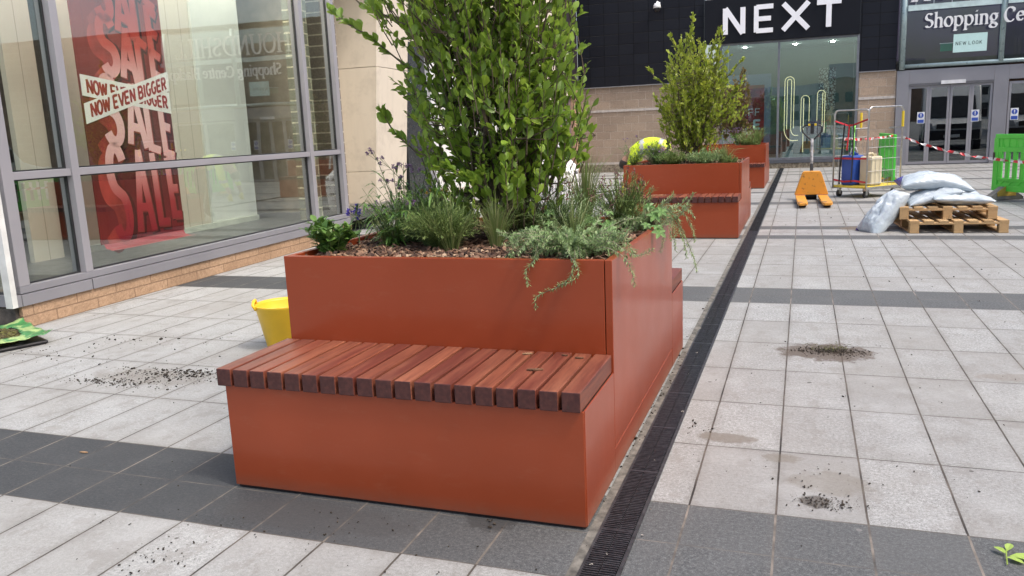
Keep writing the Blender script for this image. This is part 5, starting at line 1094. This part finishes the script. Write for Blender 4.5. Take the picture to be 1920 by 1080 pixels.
def tape(label, a, b, sag, tw=8, n=0):
    a, b = Vector(a), Vector(b); L_ = (b-a).length; n = int(L_/.045); q = MB(); d = (b-a).normalized(); s0 = d.cross(UP).normalized(); prev = None
    for i in range(n+1):
        f = i/n; p = a.lerp(b, f)-UP*(4*sag*f*(1-f)); an = f*tw; s = (s0*math.sin(an)*.35+UP*math.cos(an)*.9).normalized()*.022
        cur_ = (p-s, p+s+d*.03)
        if prev: q.quad([prev[0], cur_[0], cur_[1], prev[1]], (i//2) % 2)
        prev = cur_
    return tag(q.build('barrier_tape', TAPE, None, fix=False), label, 'tape')
tape('red and white tape strung from roll cage to right barrier', (*rcw(CW, 0), .99), (3.48, 12.13, .62), .05, 22)
tape('red and white tape running along the right green barrier', (3.47, 12.08, .62), (4.38, 10.35, .60), .03, 9)
tape('red and white tape between roll cage and rear barrier', (*rcw(0, .5), .99), (2.24, 14.4, .98), .03, 12)

# ------------------------------------------------------------------ bucket, opened bag, bulk bag, cable
bk = thing('flexible_tub', 'bright yellow flexible tub behind the bench of nearest planter', 'tub', (-2.59, 2.0, 0))
YT = plain('yellow_tub_plastic', (.85, .52, .02), .35, var=.08, nscale=4)
q = MB(); q.lathe([(0, .006), (.125, .004), (.14, .02), (.195, .30), (.202, .315), (.197, .318), (.188, .30), (.135, .03), (0, .02)], (0, 0, 0), 40); q.build('body', YT, bk, smooth=True)
for s_ in (-1, 1):
    q = MB(); q.tube([(s_*.185, -.07, .29), (s_*.205, -.06, .325), (s_*.20, -.02, .345), (s_*.19, .03, .345), (s_*.19, .07, .32), (s_*.185, .08, .29)], .011, k=8); h_ = q.build('handle', YT, bk, smooth=True)
bk.rotation_euler.z = R(35); bk.scale = (.96, .96, .95)
gb = thing('opened_compost_bag', 'torn open green plastic bag with mossy soil at left edge', 'bag', (-4.80, 1.66, 0), R(-24))
q = MB(); N = 34
def gz_(u, v): return .035+.06*(1-u*u)*(1-v*v)+.035*(abs(u)**3+abs(v)**3)+.012*mnoise.fractal(Vector((u*3, v*3, 1)), 1, 2, 3)
for i in range(N+1):
    for j in range(N+1):
        u, v = i/N*2-1, j/N*2-1; q.v.append((u*.34+.02*mnoise.noise(Vector((v*3, 0, 0))), v*.24+.02*mnoise.noise(Vector((u*3, 5, 0))), gz_(u, v)))
hole = lambda u, v: ((u-.05)/.62)**2+((v+.1)/.55)**2 < 1+.35*mnoise.noise(Vector((u*3, v*3, 9)))
for i in range(N):
    for j in range(N):
        u, v = (i+.5)/N*2-1, (j+.5)/N*2-1
        if not hole(u, v): k = i*(N+1)+j; q.f.append((k, k+N+1, k+N+2, k+1)); q.m.append(0)
GB = NT('green_bag_plastic'); GB.L(GB.mix(GB.ramp(GB.noise(GB.obj(), 9, 4), [(.5, 0.0), (.56, 1.0)]), (.05, .20, .06), (.30, .42, .16)), GB.b.inputs['Base Color']); GB.b.inputs['Roughness'].default_value = .3; GB.bump(GB.noise(GB.obj(), 12, 4), .01)
o = q.build('bag_skin', GB.mat, gb, smooth=True, fix=False); md = o.modifiers.new('s', 'SOLIDIFY'); md.thickness = .003
q = MB(); r_ = random.Random(5)
for k in range(900):
    a, f = r_.uniform(0, 6.28), math.sqrt(r_.random()); x, y_ = math.cos(a)*f*.24, math.sin(a)*f*.16-.02; s = r_.uniform(.006, .017)
    M = Matrix.Translation((x, y_, .03+.045*(1-f*f)+r_.uniform(0, .015))) @ Euler((r_.uniform(0,3), r_.uniform(0,3), r_.uniform(0,3))).to_matrix().to_4x4(); q.box((-s, -s*.7, -s*.5), (s, s*.7, s*.5), 0, M)
q.build('soil_and_moss', m_leaf('mossy_soil', [(.025,.018,.012),(.05,.035,.02),(.07,.06,.02),(.12,.12,.03)], .0, .9), gb, fix=False)
q = MB(); q.box((-.30, -.225, .003), (.315, .21, .03)); q.build('bag_underside', BLACK, gb, bevel=.012)

bb = thing('bulk_bag', 'white woven bulk bag with black print beyond the big shrub', 'bulk bag', (-3.55, 11.6, 0), R(12))
q = MB(); N = 40; H_ = .92
for k in range(15):
    f = k/14
    for j in range(N):
        a = 2*math.pi*j/N; c_, s_ = math.cos(a), math.sin(a); e = 1/max(abs(c_)**3+abs(s_)**3, .001)**(1/3); rr = .42*(1+.10*math.sin(f*math.pi))*(1-.55*max(0, f-.72)/.28)
        n_ = mnoise.fractal(Vector((c_*2, s_*2, f*3)), 1, 2, 3)*.03; q.v.append((c_*e*rr*(1+n_), s_*e*rr*(1+n_), f*H_+.04*math.sin(a*3)*f*f))
for k in range(14):
    for j in range(N): q.f.append((k*N+j, k*N+(j+1)%N, (k+1)*N+(j+1)%N, (k+1)*N+j)); q.m.append(0)
q.f.append(tuple(14*N+j for j in range(N))); q.m.append(0)
WB = NT('white_woven_bag'); sp = WB.n('ShaderNodeSeparateXYZ'); WB.L(WB.obj(), sp.inputs[0])
_r = WB.math('LESS_THAN', WB.math('FRACT', WB.math('MULTIPLY', sp.outputs[2], 7)), .45); _n = WB.math('GREATER_THAN', WB.noise(WB.scale(WB.obj(), (28, 28, 9)), 1, 2), .52)
_m = WB.math('MULTIPLY', WB.math('MULTIPLY', _r, _n), WB.math('MULTIPLY', WB.math('GREATER_THAN', sp.outputs[2], .2), WB.math('LESS_THAN', sp.outputs[2], .68)))
WB.L(WB.mix(_m, (.78, .76, .76), (.06, .06, .07)), WB.b.inputs['Base Color']); WB.b.inputs['Roughness'].default_value = .6; WB.bump(WB.noise(WB.obj(), 9, 4), .03)
q.build('bag_body', WB.mat, bb, smooth=True, fix=False)
for (x, y_) in ((-.3, -.3), (.3, -.3), (.3, .3), (-.3, .3)):
    q = MB(); q.tube([(x, y_, .8), (x*.9, y_*.9, 1.05), (x*.5, y_*.7, 1.12), (x*.3, y_*.9, .86)], .018, k=6); q.build('lifting_loop', plain('white_webbing', (.7, .7, .72), .6), bb, smooth=True)
q = MB(); q.tube([(-4.6, 14.1, .02), (-3.9, 14.3, .02), (-3.3, 14.35, .02), (-2.9, 15.2, .02), (-2.2, 15.9, .02), (-1.7, 15.6, .02)], .018, k=6)
tag(q.build('hose', BLACK, None, smooth=True), 'black hose lying on the paving beyond the bulk bag', 'hose')

# ------------------------------------------------------------------ debris
def crumbs(spots, label, seed, name='soil_crumbs', mat=None):
    r = random.Random(seed); q = MB()
    for (x, y_, rx, ry, n, smin, smax) in spots:
        for _ in range(n):
            px, py = r.gauss(x, rx), r.gauss(y_, ry); s = r.uniform(smin, smax)*(r.random()**2.2+.22)
            M = Matrix.Translation((px, py, .003+s*.4)) @ Euler((r.uniform(-.5,.5), r.uniform(-.5,.5), r.uniform(0,6))).to_matrix().to_4x4(); q.box((-s, -s*r.uniform(.3,.8), -s*.4), (s, s*r.uniform(.3,.8), s*.4), 0, M)
    return tag(q.build(name, mat or plain('loose_soil', (.045, .035, .025), .95, var=.5, nscale=30), None, fix=False), label, 'soil', kind='stuff')
crumbs([(-2.9, 1.25, .20, .05, 420, .0015, .008), (-2.75, 1.33, .10, .03, 260, .001, .007), (-3.15, 1.05, .18, .04, 320, .0015, .007), (-2.95, 1.2, .35, .12, 300, .001, .004), (-3.6, 1.9, .25, .10, 60, .003, .009), (-2.8, 2.9, .3, .15, 90, .003, .009), (-4.0, 1.6, .4, .3, 120, .002, .007), (-2.6, 1.7, .5, .5, 110, .002, .006),
        (-1.35, -.55, .08, .06, 70, .002, .005), (-.9, -.25, .4, .08, 120, .0015, .004), (-1.5, -.4, .8, .25, 90, .0015, .004), (-.33, -.02, .03, .03, 26, .002, .006)], 'dark crumbs of soil scattered on the paving left of planter', 61)
crumbs([(.85, 2.50, .10, .05, 1500, .001, .005), (.78, .42, .05, .03, 400, .001, .004), (.8, .62, .14, .10, 60, .0015, .005), (.9, 1.8, .7, .9, 160, .0015, .005), (.28, 1.05, .06, .05, 26, .002, .006), (.05, 1.4, .03, .8, 70, .002, .006), (1.7, 5.2, .9, 1.0, 90, .002, .006), (.9, 9.6, .9, 1.2, 90, .003, .008), (-.0, 1.6, .012, .8, 80, .002, .008)],
       'soil crumbs and specks scattered on the paving right of planter', 62)
crumbs([(.10, .2, .04, .5, 40, .002, .006), (.10, 2.0, .035, .9, 60, .002, .007)], 'pale grit and woodchip caught on the drain grating', 63, 'grit', plain('pale_grit', (.5, .46, .40), .9, var=.4, nscale=50))
r_ = random.Random(9); q = MB()
for _ in range(26):
    a = r_.uniform(0, 6.28); l = r_.uniform(.02, .06); p = Vector((.86+r_.gauss(0,.05), 2.52+r_.gauss(0,.03), .01)); q.tube([p, p+Vector((math.cos(a)*l*.6, math.sin(a)*l*.6, l*.5)), p+Vector((math.cos(a)*l, math.sin(a)*l, l*.35))], .0012, k=4)
for _ in range(30): leaf(q, Vector((.86+r_.gauss(0,.04), 2.52+r_.gauss(0,.03), .012)), rv(r_)+UP*.3, UP, .022, .009)
tag(q.build('weed_tuft', m_leaf('withered_weed', [(.05,.06,.02),(.09,.10,.04),(.16,.15,.08)], .1, .8), None, fix=False), 'uprooted weed lying on the soil spill right of planter', 'weed')
q = MB()
for _ in range(30):
    a = r_.uniform(-.6, .8); l = r_.uniform(.04, .14); p = Vector((-3.2+r_.gauss(0,.10), 2.72+r_.gauss(0,.05), .008)); q.tube([p, p+Vector((math.cos(a)*l*.6, math.sin(a)*l*.6, l*.15)), p+Vector((math.cos(a)*l, math.sin(a)*l, .004))], .0016, k=4)
q.tube([(-3.3, 2.72, 0), (-3.31, 2.72, .10)], .003, k=4); q.tube([(-3.32, 2.7, 0), (-3.30, 2.7, .05)], .012, k=5)
tag(q.build('root_clump', plain('dry_root', (.35, .30, .22), .9, var=.4, nscale=40), None, fix=False), 'dry root clump with stalks lying on paving by the shop', 'root clump')
q = MB(); q.tube([(1.285, .11, .006), (1.29, .15, .012), (1.30, .20, .012)], .002, k=4)
for (p, d, l) in (((1.295,.17,.01), (-.5,.6,.2), .045), ((1.30,.19,.01), (.3,.7,.2), .05), ((1.30,.16,.01), (1,-.05,.05), .10), ((1.29,.15,.01), (.8,-.4,.1), .05)): leaf(q, Vector(p), Vector(d), UP, l, l*.5, .3, .2)
tag(q.build('fallen_sprig', m_leaf('fallen_leaf', [(.25,.38,.05), (.35,.48,.10)], .2), None, fix=False), 'small fallen yellow-green sprig on the dark paving', 'sprig')
def chip(label, loc, s, rz, mat):
    q = MB(); q.prism([(-s, -.12*s), (.3*s, -.25*s), (s, .05*s), (.4*s, .22*s), (-.7*s, .16*s)], 2, 0, .006); o = q.build('wood_chip', mat, None, bevel=.0015); o.location = loc; o.rotation_euler.z = rz; return tag(o, label, 'wood chip')
cm = plain('chip_brown', (.16, .08, .04), .85, var=.3, nscale=40); cp = plain('chip_pale', (.42, .26, .14), .85, var=.3, nscale=40)
chip('dark wood chip resting across two slats of the nearest bench', (-.235, .20, HS+.001), .032, .2, cm); chip('pale wood chip near the back right of the nearest bench', (-.33, .40, HS+.001), .020, .3, cp)
chip('small wood chip beside the pale one on the nearest bench', (-.18, .405, HS+.001), .014, -.2, cm); chip('slim wood chip at the right rear of the nearest bench', (-.115, .38, HS+.001), .018, .0, cm)
chip('pale cream chip on the dark paving band at left', (-2.40, .13, .002), .022, .1, cp); chip('long twig scrap on the seat of the middle planter', (-1.0, 7.62, HS+.001), .09, .0, cp)

# ------------------------------------------------------------------ bending worker behind the middle planter
pw = thing('person', 'worker in yellow hi-vis jacket bending down behind the middle planter', 'person', (-1.25, 10.15, 0))
def skin(name, V_, E_, mats, parent, sub=2, paint=None):
    me = bpy.data.meshes.new(name); me.from_pydata([v[0] for v in V_], E_, []); o = bpy.data.objects.new(name, me); col.objects.link(o)
    for mt in mats: me.materials.append(mt)
    m_ = o.modifiers.new('k', 'SKIN'); m_.use_smooth_shade = True
    for i, v in enumerate(V_): 
        rr = v[1] if isinstance(v[1], tuple) else (v[1], v[1]); me.skin_vertices[0].data[i].radius = rr; me.skin_vertices[0].data[i].use_root = (i == 0)
    s_ = o.modifiers.new('s', 'SUBSURF'); s_.levels = sub; s_.render_levels = sub
    dg = bpy.context.evaluated_depsgraph_get(); nm = bpy.data.meshes.new_from_object(o.evaluated_get(dg)); o.modifiers.clear(); o.data = nm
    for p in nm.polygons:
        p.use_smooth = True
        if paint: p.material_index = paint(p.center)
    o.parent = parent; return o
SK = plain('skin', (.50, .27, .19), .5); TR = plain('dark_work_trousers', (.03, .035, .05), .8); HV = plain('hi_vis_yellow', (.62, .80, .02), .5, var=.08); RF = plain('reflective_grey', (.42, .44, .42), .35); HR = plain('dark_hair', (.03, .022, .018), .6); GV = plain('yellow_glove', (.7, .6, .05), .6)
# body: pelvis, spine forward towards -x, neck, head hanging; arms reaching down; legs
V_ = [((0,0,.92),(.15,.13)), ((-.16,0,1.03),(.15,.13)), ((-.36,0,1.05),(.16,.13)), ((-.52,0,.98),(.13,.11)), ((-.62,0,.90),(.055,.055)), ((-.68,0,.82),(.085,.09)), ((-.72,0,.73),(.075,.08)),
      ((-.50,-.17,.96),(.07,.07)), ((-.56,-.23,.74),(.05,.05)), ((-.66,-.22,.52),(.036,.036)), ((-.68,-.21,.45),(.035,.025)),
      ((-.50,.17,.96),(.07,.07)), ((-.54,.23,.74),(.05,.05)), ((-.62,.22,.52),(.036,.036)), ((-.64,.21,.45),(.035,.025)),
      ((.02,-.10,.84),(.10,.10)), ((-.03,-.12,.48),(.07,.07)), ((.06,-.12,.10),(.05,.05)), ((-.08,-.12,.05),(.045,.04)),
      ((.02,.10,.84),(.10,.10)), ((-.03,.12,.48),(.07,.07)), ((.06,.12,.10),(.05,.05)), ((-.08,.12,.05),(.045,.04))]
E_ = [(0,1),(1,2),(2,3),(3,4),(4,5),(5,6),(3,7),(7,8),(8,9),(9,10),(3,11),(11,12),(12,13),(13,14),(0,15),(15,16),(16,17),(17,18),(0,19),(19,20),(20,21),(21,22)]
skin('body', V_, E_, [SK, TR], pw, paint=lambda c: 1 if (c.z < .93 and c.x > -.3) else 0)
J = [((.02,0,.94),(.165,.145)), ((-.16,0,1.045),(.17,.15)), ((-.36,0,1.065),(.18,.15)), ((-.52,0,.99),(.15,.125)), ((-.57,0,.95),(.09,.08)), ((-.50,-.17,.97),(.088,.088)), ((-.56,-.235,.74),(.065,.065)), ((-.65,-.225,.56),(.05,.05)), ((-.50,.17,.97),(.088,.088)), ((-.54,.235,.74),(.065,.065)), ((-.61,.225,.56),(.05,.05))]
skin('hi_vis_jacket', J, [(0,1),(1,2),(2,3),(3,4),(3,5),(5,6),(6,7),(3,8),(8,9),(9,10)], [HV, RF], pw, paint=lambda c: 1 if (-.13 < c.x < -.07 or (-.42 < c.x < -.36 and c.z > .93) or (.66 < c.z < .71)) else 0)
skin('hair', [((-.665,0,.86),(.085,.095)), ((-.70,0,.77),(.098,.10)), ((-.72,0,.70),(.07,.075))], [(0,1),(1,2)], [HR], pw)
for s_ in (-1, 1):
    hx, hy = (-.68, -.21) if s_ < 0 else (-.64, .21)
    F_ = [((hx,hy,.47),(.03,.03)), ((hx-.01,hy,.41),(.038,.022))]; E2 = [(0,1)]
    for k in range(4):
        F_ += [((hx-.035+k*.022, hy-.01, .365),(.010,.010)), ((hx-.035+k*.022, hy+.012, .335-.004*abs(k-1.5)),(.009,.009))]; E2 += [(1, 2+2*k), (2+2*k, 3+2*k)]
    F_ += [((hx+.03,hy-.02,.415),(.011,.011)), ((hx+.045,hy-.03,.385),(.010,.010))]; E2 += [(1, 10), (10, 11)]
    skin('work_glove', F_, E2, [GV], pw)

# ------------------------------------------------------------------ parked vans just beyond the right edge (mirrored in the doors)
def van(label, loc, rz):
    t = thing('parked_van', label, 'van', loc, rz, 'white vans parked beyond the right edge'); VW = plain('van_white', (.78, .78, .78), .25, var=.02, coat=.5); VG = plain('van_glass', (.015, .018, .02), .08)
    prof = [(-2.9, .35), (2.35, .35), (2.55, .55), (2.5, .95), (1.85, 1.15), (1.25, 1.95), (.9, 2.35), (-2.85, 2.45), (-2.9, 2.3)]
    q = MB(); q.prism(prof, 0, -.97, .97); q.build('body', VW, t, bevel=.07, seg=3)
    q = MB(); q.prism([(1.86, 1.20), (1.30, 1.93), (1.27, 1.91), (1.83, 1.18)], 0, -.82, .82)
    for v_i in range(len(q.v)): x, y_, z_ = q.v[v_i]; q.v[v_i] = (x*(1-.12*(z_-1.2)), y_+.03, z_+.015)
    q.build('windscreen', VG, t)
    for s_ in (-1, 1):
        q = MB(); q.prism([(1.5, 1.18), (.55, 1.18), (.55, 1.85), (1.05, 1.85)], 0, s_*.975, s_*.985); q.build('side_window', VG, t)
        q = MB(); q.box((s_*.97, 1.35, 1.15), (s_*1.18, 1.45, 1.45)); q.build('mirror', BLACK, t, bevel=.03)
        q = MB(); q.prism([(s_*.6, .78), (s_*.93, .80), (s_*.93, 1.02), (s_*.66, .98)], 1, 2.44, 2.565); q.build('headlight', plain('headlight', (.5,.52,.55), .15), t)
        for y_ in (-1.9, 1.65):
            q = MB(); q.tube([(s_*.74, y_, .34), (s_*.98, y_, .34)], .34, k=26); wh = q.build('wheel', BLACK, t, bevel=.02); q = MB(); q.tube([(s_*.96, y_, .34), (s_*.99, y_, .34)], .2, k=18); q.build('rim', STEEL, wh)
    q = MB(); q.box((-.9, 2.44, .38), (.9, 2.60, .72)); q.build('bumper', BLACK, t, bevel=.03); q = MB(); q.box((-.5, 2.50, .78), (.5, 2.57, .95)); q.build('grille', BLACK, t, bevel=.01)
    q = MB(); q.box((-.26, 2.602, .45), (.26, 2.612, .56)); q.build('number_plate', WHITE, t); return t
v1 = van('white panel van standing nearest the entrance doors, right of view', (6.0, 10.6, 0), R(6)); v2 = copy_tree(v1); v2.location = (8.7, 10.2, 0); v2['label'] = 'white panel van standing farther from the entrance doors, right of view'
